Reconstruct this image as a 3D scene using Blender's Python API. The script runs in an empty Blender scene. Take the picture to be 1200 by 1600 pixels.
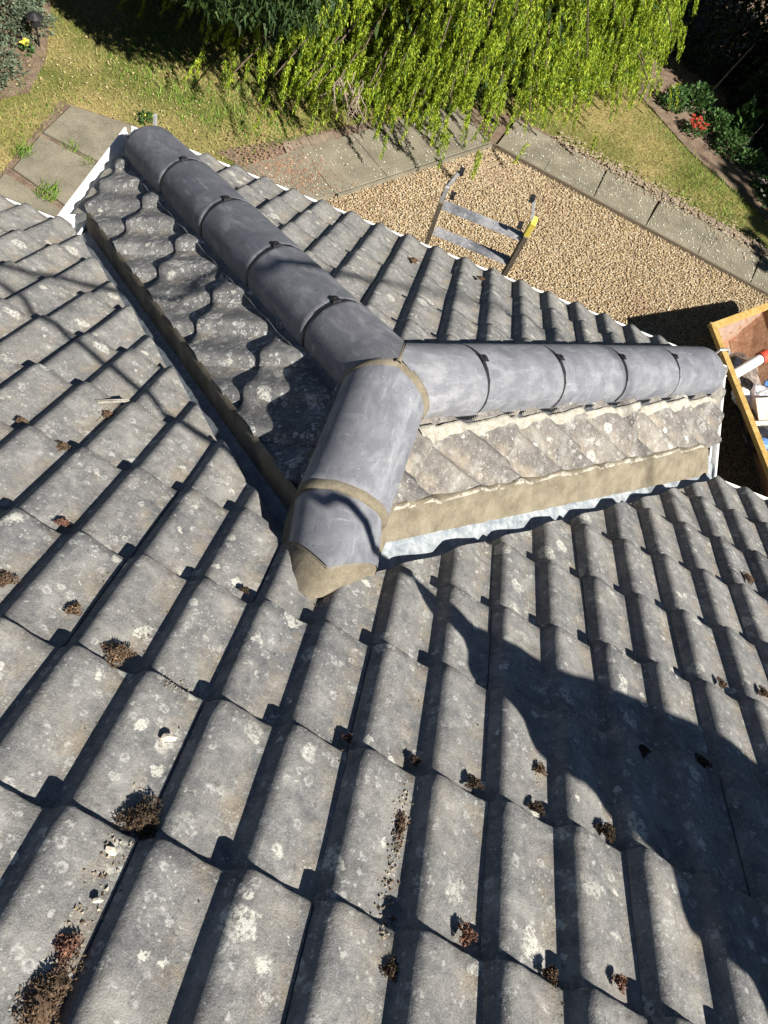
import bpy, bmesh, math, random
import numpy as np
from mathutils import Matrix, Vector, noise

# ------------------------------------------------------------------ camera, sky, sun, exposure
scene = bpy.context.scene
COL = scene.collection
CAM = Vector((0.26993, -0.04504, 1.39494))
R0 = Vector((0.93327058, 0.28352285, 0.22050131))      # picture right
R1 = Vector((0.35408434, -0.82924513, -0.43240813))    # picture down
R2 = Vector((0.06025205, 0.48162985, -0.87430108))     # viewing direction
cd = bpy.data.cameras.new('camera')
cd.sensor_fit = 'VERTICAL'; cd.sensor_height = 36.0; cd.lens = 36.0 * 1202 / 1600
cd.clip_start = 0.02; cd.clip_end = 500
cam = bpy.data.objects.new('camera', cd); COL.objects.link(cam)
cam.matrix_world = Matrix(((R0.x, -R1.x, -R2.x, CAM.x), (R0.y, -R1.y, -R2.y, CAM.y), (R0.z, -R1.z, -R2.z, CAM.z), (0, 0, 0, 1)))
scene.camera = cam
SUN = Vector((0.907, -0.56, 1.0)).normalized()         # towards the sun
SUN_STRENGTH, SKY_STRENGTH, EXPOSURE = 5.0, 0.05, 1.22
w = bpy.data.worlds.new('World'); scene.world = w; w.use_nodes = True
wn = w.node_tree.nodes; bg = wn['Background']
sky = wn.new('ShaderNodeTexSky'); sky.sky_type = 'NISHITA'; sky.sun_disc = False
sky.altitude = 1500; sky.air_density = 0.5; sky.dust_density = 0.1; sky.ozone_density = 1.5; sky.sun_elevation = math.asin(SUN.z); sky.sun_rotation = math.atan2(SUN.x, SUN.y)
w.node_tree.links.new(sky.outputs[0], bg.inputs[0]); bg.inputs[1].default_value = SKY_STRENGTH
sl = bpy.data.lights.new('sun', 'SUN'); sl.energy = SUN_STRENGTH; sl.angle = math.radians(0.55); sl.color = (1.0, 0.95, 0.87)
so = bpy.data.objects.new('sun', sl); COL.objects.link(so)
so.rotation_mode = 'QUATERNION'; so.rotation_quaternion = SUN.to_track_quat('Z', 'Y')
vs = scene.view_settings; vs.view_transform = 'Standard'; vs.look = 'None'; vs.exposure = EXPOSURE; vs.gamma = 1; vs.use_curve_mapping = False

rng = np.random.default_rng(11); rnd = random.Random(5)
TH = math.radians(30.5); C_, S_ = math.cos(TH), math.sin(TH); T_ = math.tan(TH)
G = 0.32326                    # tile gauge
ZG = -3.9                      # garden level
RX, RY = 0.3, 1.37             # apex of the wing roof
E_L, E_R, E_H = -1.235, 1.85, 2.94

# ------------------------------------------------------------------ materials
def new_mat(name):
    m = bpy.data.materials.new(name); m.use_nodes = True
    nt = m.node_tree; b = nt.nodes['Principled BSDF']
    return m, nt, b
class N:
    """small helper round a node tree"""
    def __init__(s, nt): s.nt = nt
    def n(s, t, **k):
        x = s.nt.nodes.new(t)
        for a, v in k.items(): setattr(x, a, v)
        return x
    def l(s, a, b): s.nt.links.new(a, b)
    def coord(s, rand=True, scale=(1, 1, 1), world=False):
        tc = s.n('ShaderNodeTexCoord')
        mp = s.n('ShaderNodeMapping'); mp.inputs['Scale'].default_value = scale
        if world:
            g = s.n('ShaderNodeNewGeometry'); s.l(g.outputs['Position'], mp.inputs[0])
        else:
            s.l(tc.outputs['Object'], mp.inputs[0])
            if rand:
                oi = s.n('ShaderNodeObjectInfo'); mu = s.n('ShaderNodeVectorMath', operation='SCALE')
                cb = s.n('ShaderNodeCombineXYZ')
                m1 = s.n('ShaderNodeMath', operation='MULTIPLY'); m1.inputs[1].default_value = 91.7
                m2 = s.n('ShaderNodeMath', operation='MULTIPLY'); m2.inputs[1].default_value = 47.3
                s.l(oi.outputs['Random'], m1.inputs[0]); s.l(oi.outputs['Random'], m2.inputs[0])
                s.l(m1.outputs[0], cb.inputs[0]); s.l(m2.outputs[0], cb.inputs[1])
                s.l(cb.outputs[0], mp.inputs['Location'])
        return mp.outputs[0]
    def noise(s, co, scale, detail=4, rough=.55, dist=0):
        x = s.n('ShaderNodeTexNoise'); s.l(co, x.inputs['Vector'])
        x.inputs['Scale'].default_value = scale; x.inputs['Detail'].default_value = detail
        x.inputs['Roughness'].default_value = rough; x.inputs['Distortion'].default_value = dist
        return x
    def ramp(s, fac, stops, interp='LINEAR'):
        x = s.n('ShaderNodeValToRGB'); s.l(fac, x.inputs[0]); x.color_ramp.interpolation = interp
        e = x.color_ramp.elements
        while len(e) < len(stops): e.new(0.5)
        for el, (p, c) in zip(e, stops):
            el.position = p; el.color = (c, c, c, 1) if isinstance(c, (int, float)) else (*c, 1)
        return x.outputs[0]
    def mix(s, f, a, b, mode='MIX'):
        x = s.n('ShaderNodeMix', data_type='RGBA', blend_type=mode)
        for i, v in ((0, f), (6, a), (7, b)):
            if isinstance(v, (int, float)): x.inputs[i].default_value = v if i == 0 else (v, v, v, 1)
            elif isinstance(v, tuple): x.inputs[i].default_value = (*v, 1)
            else: s.l(v, x.inputs[i])
        return x.outputs[2]
    def math(s, op, a, b=0.0, clamp=False):
        x = s.n('ShaderNodeMath', operation=op, use_clamp=clamp)
        for i, v in ((0, a), (1, b)):
            if isinstance(v, (int, float)): x.inputs[i].default_value = v
            else: s.l(v, x.inputs[i])
        return x.outputs[0]
    def spots(s, co, scale, dens, rmax, soft=.12, wob=.25):
        """blobs: voronoi cells, a share of them holding a spot of a random radius"""
        nz = s.noise(co, scale * 2.2, 3, .6); ad = s.n('ShaderNodeVectorMath', operation='MULTIPLY_ADD')
        s.l(nz.outputs['Color'], ad.inputs[0]); ad.inputs[1].default_value = (wob / scale,) * 3; s.l(co, ad.inputs[2])
        v = s.n('ShaderNodeTexVoronoi'); s.l(ad.outputs[0], v.inputs['Vector']); v.inputs['Scale'].default_value = scale
        sp = s.n('ShaderNodeSeparateColor'); s.l(v.outputs['Color'], sp.inputs[0])
        r = s.math('SUBTRACT', sp.outputs[0], 1 - dens); r = s.math('MULTIPLY', r, rmax / dens)
        d = s.math('SUBTRACT', r, v.outputs['Distance']); d = s.math('DIVIDE', d, soft, clamp=True)
        return d, v.outputs['Distance'], r
    def bump(s, h, strength, dist, normal=None):
        x = s.n('ShaderNodeBump'); x.inputs['Strength'].default_value = strength; x.inputs['Distance'].default_value = dist
        s.l(h, x.inputs['Height'])
        if normal is not None: s.l(normal, x.inputs['Normal'])
        return x.outputs[0]

def tile_material(name, dark, light, lichen, wash=(.33, .295, .24), washamt=.5, dens=.35):
    m, nt, b = new_mat(name); h = N(nt)
    co = h.coord(True)
    big = h.noise(co, 5, 4, .6); mid = h.noise(co, 30, 5, .65); fine = h.noise(co, 420, 3, .7); gr = h.noise(co, 150, 3, .7)
    base = h.mix(h.ramp(mid.outputs[0], [(.3, 0.), (.7, 1.)]), dark, light)
    oi = h.n('ShaderNodeObjectInfo')
    tint = h.ramp(oi.outputs['Random'], [(0, (.76, .77, .79)), (.35, (1.02, 1.0, .97)), (.7, (.93, .93, .92)), (1, (1.20, 1.17, 1.12))])
    base = h.mix(1.0, base, tint, 'MULTIPLY')
    base = h.mix(h.math('MULTIPLY', h.ramp(big.outputs[0], [(.5, 0.), (.72, 1.)]), washamt), base, wash)
    # washed-down dirt lying in the pans between the rolls
    oc = h.coord(False); sx = h.n('ShaderNodeSeparateXYZ'); h.l(oc, sx.inputs[0])
    u = h.math('MODULO', h.math('ADD', sx.outputs[0], 1.5), .15)
    pan = h.math('MAXIMUM', h.ramp(h.math('MULTIPLY', u, 1 / .15), [(.66, 0.), (.90, 1.)]), h.ramp(h.math('MULTIPLY', u, 1 / .15), [(.04, 1.), (.16, 0.)]))
    dn = h.noise(co, 11, 6, .7)
    base = h.mix(h.math('MULTIPLY', h.math('MULTIPLY', pan, h.ramp(dn.outputs[0], [(.46, 0.), (.62, 1.)])), .75), base, (.27, .225, .165))
    lap = h.ramp(h.math('MULTIPLY', sx.outputs[1], -1 / G), [(.0, 1.), (.10, 0.), (.86, 0.), (1.0, 1.)])
    base = h.mix(h.math('MULTIPLY', h.math('MULTIPLY', lap, h.ramp(h.noise(co, 24, 5, .7).outputs[0], [(.42, 0.), (.56, 1.)])), .55), base, (.06, .055, .05))
    # streaks running down the slope
    cs = h.coord(True, (26, 3.5, 26)); st = h.noise(cs, 1, 4, .6)
    base = h.mix(h.math('MULTIPLY', h.ramp(st.outputs[0], [(.52, 0.), (.72, 1.)]), .28), base, (.27, .255, .225))
    base = h.mix(h.math('MULTIPLY', h.ramp(st.outputs[0], [(.25, 1.), (.42, 0.)]), .35), base, (.05, .05, .052))
    # sandy grain
    base = h.mix(h.ramp(fine.outputs[0], [(.38, .36), (.5, 0.)]), base, (.03, .03, .032))
    base = h.mix(h.ramp(fine.outputs[0], [(.56, 0.), (.68, .34)]), base, (.40, .39, .36))
    fl = h.noise(co, 62, 9, .78, .3); fl2 = h.noise(h.coord(True, (90, 30, 90)), 1, 7, .75, .2)
    base = h.mix(h.math('MULTIPLY', h.ramp(fl.outputs[0], [(.54, 0.), (.66, 1.)]), .42), base, (.34, .335, .31))
    base = h.mix(h.math('MULTIPLY', h.ramp(fl2.outputs[0], [(.57, 0.), (.68, 1.)]), .45), base, (.39, .385, .36))
    bl = h.noise(co, 13, 5, .62, .4); base = h.mix(h.math('MULTIPLY', h.ramp(bl.outputs[0], [(.52, 0.), (.66, 1.)]), .38), base, (.34, .335, .31)); base = h.mix(h.math('MULTIPLY', h.ramp(bl.outputs[0], [(.32, 1.), (.44, 0.)]), .4), base, (.07, .072, .076))
    base = h.mix(h.ramp(fl.outputs[0], [(.34, .55), (.44, 0.)]), base, (.04, .04, .042))
    # lichen: big pale blooms, small rings, flecks
    gate = h.ramp(h.noise(co, 7, 2).outputs[0], [(.42, 0.), (.55, 1.)])
    s1, d1, r1 = h.spots(co, 17, .17 * dens / .35, .62, .10, .55)
    brk = h.ramp(h.noise(co, 120, 5, .75).outputs[0], [(.42, 0.), (.54, 1.)])
    s1 = h.math('MULTIPLY', h.math('MULTIPLY', s1, brk), h.ramp(h.noise(co, 4, 2).outputs[0], [(.44, 0.), (.52, 1.)]))
    s0, _, _ = h.spots(co, 34, .075, .50, .09, 1.1); s1 = h.math('MAXIMUM', s1, h.math('MULTIPLY', s0, h.ramp(h.noise(co, 160, 4, .75).outputs[0], [(.36, .25), (.5, 1.)])))
    s2, d2, r2 = h.spots(co, 48, dens, .60, .14, .7)
    ring = h.ramp(h.math('DIVIDE', d2, .45), [(.25, .15), (.75, 1.)])
    s2 = h.math('MULTIPLY', h.math('MULTIPLY', s2, ring), brk)
    s3, _, _ = h.spots(co, 130, dens * .9, .5, .2, .6)
    s3 = h.math('MULTIPLY', s3, gate)
    base = h.mix(h.math('MULTIPLY', s3, .55), base, lichen)
    base = h.mix(h.math('MULTIPLY', s2, .62), base, lichen)
    base = h.mix(h.math('MULTIPLY', s1, .85), base, (.50, .49, .43))
    h.l(base, b.inputs['Base Color']); b.inputs['Roughness'].default_value = .93
    b.inputs['Specular IOR Level'].default_value = .25
    n1 = h.bump(gr.outputs[0], .7, .0016)
    n2 = h.bump(fine.outputs[0], .7, .0010, n1)
    n3 = h.bump(mid.outputs[0], .5, .004, n2)
    h.l(n3, b.inputs['Normal'])
    return m

def cap_material(name='ridge_concrete', dust=0.):
    m, nt, b = new_mat(name); h = N(nt); co = h.coord(True)
    a = h.noise(co, 9, 5, .6, .6); fi = h.noise(co, 300, 3, .7)
    base = h.mix(h.ramp(a.outputs[0], [(.3, 0.), (.7, 1.)]), (.092, .096, .110), (.150, .154, .170))
    sm = h.noise(h.coord(True, (5, 11, 11)), 1.3, 7, .72, .35)
    base = h.mix(h.math('MULTIPLY', h.ramp(sm.outputs[0], [(.5, 0.), (.72, 1.)]), .55), base, (.34, .345, .36))
    w2 = h.noise(h.coord(True, (30, 9, 9)), 1, 7, .78, .5)
    base = h.mix(h.math('MULTIPLY', h.ramp(w2.outputs[0], [(.6, 0.), (.7, 1.)]), .55), base, (.36, .36, .36))
    base = h.mix(h.ramp(h.noise(co, 140, 2).outputs[0], [(.72, 0.), (.78, .7)]), base, (.5, .5, .48))
    oi = h.n('ShaderNodeObjectInfo'); base = h.mix(1.0, base, h.ramp(oi.outputs['Random'], [(0, (.84, .85, .88)), (1, (1.16, 1.14, 1.12))]), 'MULTIPLY')
    scr = h.noise(h.coord(True, (9, 60, 60)), 1, 5, .7, .2); base = h.mix(h.math('MULTIPLY', h.ramp(scr.outputs[0], [(.60, 0.), (.68, 1.)]), .4), base, (.30, .30, .31))
    if dust:
        du = h.noise(co, 11, 6, .7, .8); base = h.mix(h.math('MULTIPLY', h.ramp(du.outputs[0], [(.44, 0.), (.64, 1.)]), dust), base, (.30, .305, .31)); base = h.mix(dust * .35, base, (.22, .225, .24))
    pit = h.noise(co, 75, 3, .6); base = h.mix(h.ramp(pit.outputs[0], [(.28, .6), (.36, 0.)]), base, (.05, .05, .055))
    h.l(base, b.inputs['Base Color']); b.inputs['Roughness'].default_value = .68; b.inputs['Specular IOR Level'].default_value = .4
    h.l(h.bump(fi.outputs[0], .35, .0006, h.bump(a.outputs[0], .3, .004)), b.inputs['Normal'])
    return m

def simple(name, c1, c2, scale=20, rough=.8, bump=.3, bd=.003, spec=.3, world=False, metal=0., fine=None, stretch=(1, 1, 1)):
    m, nt, b = new_mat(name); h = N(nt); co = h.coord(False, stretch, world)
    a = h.noise(co, scale, 6, .65)
    base = h.mix(h.ramp(a.outputs[0], [(.32, 0.), (.68, 1.)]), c1, c2)
    if fine:
        f = h.noise(co, fine[0], 3, .7)
        base = h.mix(h.ramp(f.outputs[0], [(.35, fine[1]), (.5, 0.)]), base, tuple(x * .4 for x in c1))
        base = h.mix(h.ramp(f.outputs[0], [(.58, 0.), (.7, fine[1])]), base, tuple(min(1, x * 1.7) for x in c2))
    h.l(base, b.inputs['Base Color']); b.inputs['Roughness'].default_value = rough
    b.inputs['Specular IOR Level'].default_value = spec; b.inputs['Metallic'].default_value = metal
    if bump: h.l(h.bump(a.outputs[0], bump, bd), b.inputs['Normal'])
    return m

M = {}
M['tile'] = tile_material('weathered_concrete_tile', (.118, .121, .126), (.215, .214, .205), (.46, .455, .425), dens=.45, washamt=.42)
M['tile_left'] = tile_material('left_slope_tile', (.085, .088, .093), (.18, .18, .178), (.66, .67, .66), dens=.75, washamt=.12)  # left wing slope: charcoal base with dense white lichen
M['tile_right'] = tile_material('right_slope_tile', (.085, .079, .073), (.15, .138, .128), (.40, .39, .36), dens=.62, washamt=.45)  # right wing slope: browner base with pale lichen
M['cap'] = cap_material(); M['cap_dusty'] = cap_material('dusty_ridge_concrete', .28)
M['mortar'] = simple('sand_cement_mortar', (.118, .100, .070), (.215, .188, .138), 15, .95, .6, .005, .15, True, fine=(260, .35))
M['old_mortar'] = simple('pale_old_mortar', (.22, .205, .17), (.38, .36, .305), 30, .95, .8, .006, .15, True, fine=(160, .4))
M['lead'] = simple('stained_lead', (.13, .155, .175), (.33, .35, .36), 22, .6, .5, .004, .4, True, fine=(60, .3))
M['lead_shade'] = simple('shade_tinted_lead', (.07, .085, .10), (.19, .21, .23), 26, .6, .5, .004, .4, True, fine=(60, .3))  # darker copy of the lead; the left valley's shade is put into the colour
M['felt'] = simple('roof_felt', (.015, .015, .016), (.03, .03, .03), 30, .95)
M['black'] = simple('black_plastic', (.012, .012, .013), (.022, .022, .024), 40, .45)
M['comb'] = simple('grey_ridge_strip', (.05, .055, .06), (.10, .105, .115), 60, .6)
M['white'] = simple('white_upvc', (.72, .72, .70), (.80, .80, .78), 12, .35, 0, fine=(40, .12))
M['wall'] = simple('pale_render', (.50, .47, .40), (.58, .55, .48), 25, .95)
M['moss'] = simple('dry_moss', (.060, .036, .022), (.17, .115, .07), 90, 1., 0, world=True)
M['moss_dark'] = simple('dark_moss', (.025, .018, .012), (.09, .06, .035), 90, 1., 0, world=True)
M['moss_red'] = simple('red_moss', (.10, .045, .03), (.22, .12, .08), 90, 1., 0, world=True)
M['crumb'] = simple('mortar_crumb', (.38, .34, .27), (.55, .50, .42), 60, .95)
M['pavement'] = simple('garden_slab', (.125, .112, .083), (.215, .195, .145), 4.2, .95, .5, .003, .15, True, fine=(70, .35))
M['brick'] = simple('worn_brick', (.14, .11, .08), (.25, .20, .15), 14, .95, .6, .004, .15, True, fine=(120, .3))
M['soil'] = simple('dry_soil', (.10, .07, .05), (.20, .15, .11), 9, 1., .8, .01, .1, True, fine=(60, .5))
M['timber'] = simple('weathered_timber', (.07, .055, .04), (.17, .14, .10), 25, .9, .5, .003, .2, stretch=(12, 12, 1))
M['rungs'] = simple('paint_splashed_shade_rung', (.09, .095, .11), (.34, .34, .35), 7, .55, .2, .001, .4, fine=(60, .4))  # pale patches are paint; the blue-grey shade is put into the colour
M['alloy'] = simple('scuffed_alloy', (.30, .30, .30), (.50, .50, .50), 18, .45, .2, .001, .5, metal=.35, stretch=(1, 6, 6))
M['yellow'] = simple('yellow_skip_paint', (.36, .22, .05), (.50, .36, .14), 12, .6, .4, .002, .4, True, fine=(50, .35))
M['rust'] = simple('scraped_inner_steel', (.20, .10, .05), (.38, .22, .14), 5, .7, .4, .003, .4, True, fine=(40, .35))
M['bark'] = simple('bark', (.05, .035, .025), (.13, .10, .075), 18, 1., .8, .01, .1, True)
M['twig'] = simple('dead_twig', (.20, .15, .12), (.36, .29, .24), 30, 1., 0)
M['bagwhite'] = simple('white_plastic_bag', (.62, .63, .66), (.78, .79, .82), 14, .35, .6, .01, .5)
M['bagblack'] = simple('black_plastic_bag', (.012, .012, .016), (.03, .03, .035), 14, .3, .8, .01, .5)
M['card'] = simple('torn_cardboard', (.45, .38, .28), (.56, .50, .40), 10, .9, .3, .003)
M['tube'] = simple('white_tube', (.60, .58, .56), (.72, .70, .68), 10, .5, 0)
M['redcap'] = simple('red_plastic', (.50, .05, .03), (.62, .09, .05), 20, .4, 0)
M['blue'] = simple('blue_plastic', (.05, .13, .36), (.15, .30, .52), 9, .4, 0)
M['film'] = simple('clear_film', (.55, .45, .36), (.80, .75, .70), 6, .2, .8, .02, .6)
M['canvas'] = simple('shadow_sheet_cloth', (.02, .03, .025), (.04, .05, .04), 8, .9, .2)
M['shadow_rope'] = simple('shadow_rope', (.03, .03, .03), (.06, .06, .06), 50, .9, 0)
M['rubble'] = simple('builders_rubble', (.09, .075, .065), (.34, .29, .25), 16, .95, .9, .02, .2, True)
M['yellowtape'] = simple('yellow_tape', (.55, .44, .06), (.68, .56, .10), 30, .6, 0)

def leaf_mat(name, cols, trans=.35, rough=.55, patch=None):
    m, nt, b = new_mat(name); h = N(nt)
    g = h.n('ShaderNodeNewGeometry')
    k = len(cols)
    c = h.ramp(g.outputs['Random Per Island'], [(i / max(1, k - 1), x) for i, x in enumerate(cols)])
    if patch:
        pn = h.noise(h.coord(False, world=True), 1.6, 6, .65); c = h.mix(h.math('MULTIPLY', h.ramp(pn.outputs[0], [(.46, 0.), (.60, 1.)]), .65), c, patch)
    h.l(c, b.inputs['Base Color']); b.inputs['Roughness'].default_value = rough; b.inputs['Specular IOR Level'].default_value = .3
    if trans:
        tr = h.n('ShaderNodeBsdfTranslucent'); h.l(c, tr.inputs[0])
        mx = h.n('ShaderNodeMixShader'); mx.inputs[0].default_value = trans
        h.l(b.outputs[0], mx.inputs[1]); h.l(tr.outputs[0], mx.inputs[2])
        h.l(mx.outputs[0], nt.nodes['Material Output'].inputs[0])
    return m
M['needles'] = leaf_mat('cypress_sprays', [(.03, .07, .010), (.10, .18, .016), (.24, .34, .026), (.38, .47, .036), (.50, .57, .05)], .4, .5)
M['needles_dark'] = leaf_mat('cypress_shade_sprays', [(.012, .03, .008), (.03, .06, .015), (.045, .08, .02)], .2, .6)  # dark copy of the sprays; crown shade is put into the colour
M['hedge'] = leaf_mat('hedge_leaves', [(.010, .022, .008), (.018, .036, .012), (.035, .06, .02)], .15, .4)
M['juniper'] = leaf_mat('juniper_leaves', [(.05, .075, .045), (.09, .12, .075), (.14, .17, .11)], .15, .7)
M['leafy'] = leaf_mat('fresh_leaves', [(.03, .075, .02), (.06, .13, .035), (.11, .19, .06)], .3, .5)
M['grass'] = leaf_mat('grass_blades', [(.08, .14, .018), (.18, .21, .04), (.32, .27, .09), (.42, .34, .14), (.22, .27, .055), (.11, .18, .03)], .25, .7, (.40, .31, .14))
M['grass_green'] = leaf_mat('lush_grass_blades', [(.06, .15, .015), (.11, .22, .025), (.18, .31, .04), (.25, .33, .06)], .25, .7)
M['gravel'] = leaf_mat('gravel_stones', [(.12, .08, .045), (.25, .175, .09), (.36, .26, .14), (.44, .34, .20), (.52, .46, .34), (.30, .24, .16), (.40, .29, .15)], 0, .85)
M['petal_white'] = leaf_mat('fallen_petals', [(.38, .36, .30), (.62, .60, .52)], 0, .8)
M['petal_red'] = leaf_mat('red_petals', [(.32, .03, .02), (.48, .07, .04)], .2, .6)
M['petal_pink'] = leaf_mat('pink_petals', [(.7, .4, .5), (.8, .6, .66)], .2, .6)
M['petal_yellow'] = leaf_mat('yellow_petals', [(.6, .5, .05), (.75, .65, .12)], .2, .6)

def ground_material():
    m, nt, b = new_mat('lawn_ground'); h = N(nt); co = h.coord(False, world=True)
    a = h.noise(co, 1.3, 5, .6); f = h.noise(co, 45, 4, .7)
    base = h.mix(h.ramp(a.outputs[0], [(.38, 0.), (.62, 1.)]), (.11, .13, .03), (.30, .24, .10))
    base = h.mix(h.ramp(f.outputs[0], [(.35, .7), (.55, 0.)]), base, (.05, .04, .02))
    h.l(base, b.inputs['Base Color']); b.inputs['Roughness'].default_value = 1; b.inputs['Specular IOR Level'].default_value = .1
    h.l(h.bump(f.outputs[0], .8, .02), b.inputs['Normal'])
    return m
M['ground'] = ground_material()
def gravel_base():
    m, nt, b = new_mat('gravel_bed'); h = N(nt); co = h.coord(False, world=True)
    v = h.n('ShaderNodeTexVoronoi'); h.l(co, v.inputs['Vector']); v.inputs['Scale'].default_value = 70
    sp = h.n('ShaderNodeSeparateColor'); h.l(v.outputs['Color'], sp.inputs[0])
    base = h.ramp(sp.outputs[0], [(0, (.12, .085, .055)), (.5, (.28, .21, .13)), (1, (.42, .34, .22))])
    big = h.noise(co, 1.2, 4, .6)
    base = h.mix(h.ramp(big.outputs[0], [(.5, 0.), (.7, .6)]), base, (.16, .09, .05))
    h.l(base, b.inputs['Base Color']); b.inputs['Roughness'].default_value = 1
    h.l(h.bump(v.outputs['Distance'], .8, .01), b.inputs['Normal'])
    return m
M['gravel_bed'] = gravel_base()

# ------------------------------------------------------------------ mesh helpers
def mesh_obj(name, verts, faces, mat, parent=None, smooth=False, sharp=None, **props):
    me = bpy.data.meshes.new(name); me.from_pydata([tuple(v) for v in verts], [], [tuple(f) for f in faces]); me.update()
    return obj(name, me, mat, parent, smooth, sharp, **props)
def obj(name, me, mat=None, parent=None, smooth=False, sharp=None, matrix=None, **props):
    if mat and not me.materials: me.materials.append(mat)
    if smooth:
        me.polygons.foreach_set('use_smooth', [True] * len(me.polygons))
        if sharp: me.set_sharp_from_angle(angle=sharp)
    o = bpy.data.objects.new(name, me); COL.objects.link(o)
    if parent: o.parent = parent
    if matrix is not None: o.matrix_world = matrix; o.matrix_basis = matrix
    for k, v in props.items(): o[k] = v
    return o
def empty(name, loc=(0, 0, 0), parent=None, **props):
    o = bpy.data.objects.new(name, None); COL.objects.link(o); o.location = loc; o.empty_display_size = .1
    if parent: o.parent = parent
    for k, v in props.items(): o[k] = v
    return o
def np_mesh(name, V, F):
    """V (n,3), F (m,k) arrays -> mesh, quickly"""
    me = bpy.data.meshes.new(name); k = F.shape[1]
    me.vertices.add(len(V)); me.vertices.foreach_set('co', V.astype(np.float32).ravel())
    me.loops.add(F.size); me.loops.foreach_set('vertex_index', F.astype(np.int32).ravel())
    me.polygons.add(len(F)); me.polygons.foreach_set('loop_start', np.arange(0, F.size, k, dtype=np.int32))
    me.polygons.foreach_set('loop_total', np.full(len(F), k, dtype=np.int32))
    me.update(calc_edges=True); return me
class MB:
    def __init__(s): s.v = []; s.f = []
    def add(s, vs, fs):
        o = len(s.v); s.v += [tuple(v) for v in vs]; s.f += [tuple(i + o for i in f) for f in fs]
    def box(s, c, size, rot=None):
        x, y, z = (d / 2 for d in size); c = Vector(c)
        vs = [Vector((a * x, b * y, d * z)) for a in (-1, 1) for b in (-1, 1) for d in (-1, 1)]
        if rot is not None: vs = [rot @ v for v in vs]
        s.add([v + c for v in vs], [(0, 1, 3, 2), (4, 6, 7, 5), (0, 4, 5, 1), (2, 3, 7, 6), (0, 2, 6, 4), (1, 5, 7, 3)])
    def beam(s, a, b, wd, ht, up=(0, 0, 1)):
        a, b = Vector(a), Vector(b); d = (b - a); L = d.length; d.normalize(); u = Vector(up)
        sd = d.cross(u).normalized(); u2 = sd.cross(d)
        R = Matrix((d, sd, u2)).transposed()
        s.box((a + b) / 2, (L, wd, ht), R)
    def tube(s, pts, r, n=8, cap=True):
        pts = [Vector(p) for p in pts]; rs = r if isinstance(r, (list, tuple)) else [r] * len(pts)
        base = len(s.v); prev = None
        for i, p in enumerate(pts):
            d = (pts[min(i + 1, len(pts) - 1)] - pts[max(i - 1, 0)]).normalized()
            if prev is None: prev = d.orthogonal().normalized()
            prev = (prev - d * prev.dot(d)).normalized(); q = d.cross(prev)
            for k in range(n):
                a = 2 * math.pi * k / n; s.v.append(tuple(p + (prev * math.cos(a) + q * math.sin(a)) * rs[i]))
        for i in range(len(pts) - 1):
            for k in range(n):
                a, b = base + i * n + k, base + i * n + (k + 1) % n
                s.f.append((a, b, b + n, a + n))
        if cap:
            s.f.append(tuple(base + k for k in range(n))[::-1]); s.f.append(tuple(base + (len(pts) - 1) * n + k for k in range(n)))
    def grid(s, P):
        """P: rows of points"""
        o = len(s.v); nr, nc = len(P), len(P[0])
        for r in P: s.v += [tuple(p) for p in r]
        for i in range(nr - 1):
            for j in range(nc - 1):
                a = o + i * nc + j; s.f.append((a, a + 1, a + nc + 1, a + nc))
    def build(s, name, mat, parent=None, smooth=False, sharp=None, **props):
        return mesh_obj(name, s.v, s.f, mat, parent, smooth, sharp, **props)

def on_main(x, y): return -T_ * y
def main_pt(x, s, n=0.): return Vector((x, s * C_ + n * S_, -s * S_ + n * C_))
def zl(x): return -.40 + (x - RX) * T_
def zr(x): return -.40 - (x - RX) * T_
def zh(y): return -1.31 + (2.92 - y) * T_
def nz(x, y, z=0., sc=1.): return noise.noise(Vector((x * sc, y * sc, z)))

# ------------------------------------------------------------------ ground and garden floor
st = dict(kind='structure')
mesh_obj('lawn_ground', [(-60, -40, ZG), (60, -40, ZG), (60, 80, ZG), (-60, 80, ZG)], [(0, 1, 2, 3)], M['ground'], **st)
GP = [(.47, 7.55), (7., 6.43), (7., 2.), (-2.2, 2.), (-1.45, 5.86), (-.76, 5.94)]
mesh_obj('gravel_yard', [(x, y, ZG + .006) for x, y in GP], [tuple(range(len(GP)))[::-1]], M['gravel_bed'], **st)
def in_poly(x, y, P):
    x = np.asarray(x); y = np.asarray(y); c = np.zeros(x.shape, bool)
    for i in range(len(P)):
        (x1, y1), (x2, y2) = P[i], P[(i + 1) % len(P)]
        k = ((y1 > y) != (y2 > y)) & (x < (x2 - x1) * (y - y1) / (y2 - y1 + 1e-12) + x1)
        c ^= k
    return c
# pebbles
n = 72000
x = rng.uniform(-1.7, 4.3, n); y = rng.uniform(4.4, 7.6, n); k = in_poly(x, y, GP) & (rng.uniform(0, 1, n) > .85 * np.exp(-((x - .45) / .75) ** 2 - ((y - 7.25) / .5) ** 2)); x, y = x[k], y[k]; n = len(x)
ov = np.array([(1, 0, 0), (0, 1, 0), (-1, 0, 0), (0, -1, 0), (0, 0, 1), (.2, .1, -1)]); of = np.array([(0, 1, 4), (1, 2, 4), (2, 3, 4), (3, 0, 4), (1, 0, 5), (2, 1, 5), (3, 2, 5), (0, 3, 5)])
r = rng.uniform(.0045, .0112, n); sc = np.stack([r * rng.uniform(.8, 1.5, n), r, r * rng.uniform(.5, .8, n)], 1); an = rng.uniform(0, 6.28, n)
v = (ov[None] * rng.uniform(.75, 1.25, (n, 6, 1))) * sc[:, None]; tl = rng.uniform(-.5, .5, (n, 1))
v[:, :, 2] += tl * v[:, :, 0]
vx = v[:, :, 0] * np.cos(an)[:, None] - v[:, :, 1] * np.sin(an)[:, None]; vy = v[:, :, 0] * np.sin(an)[:, None] + v[:, :, 1] * np.cos(an)[:, None]
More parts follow.
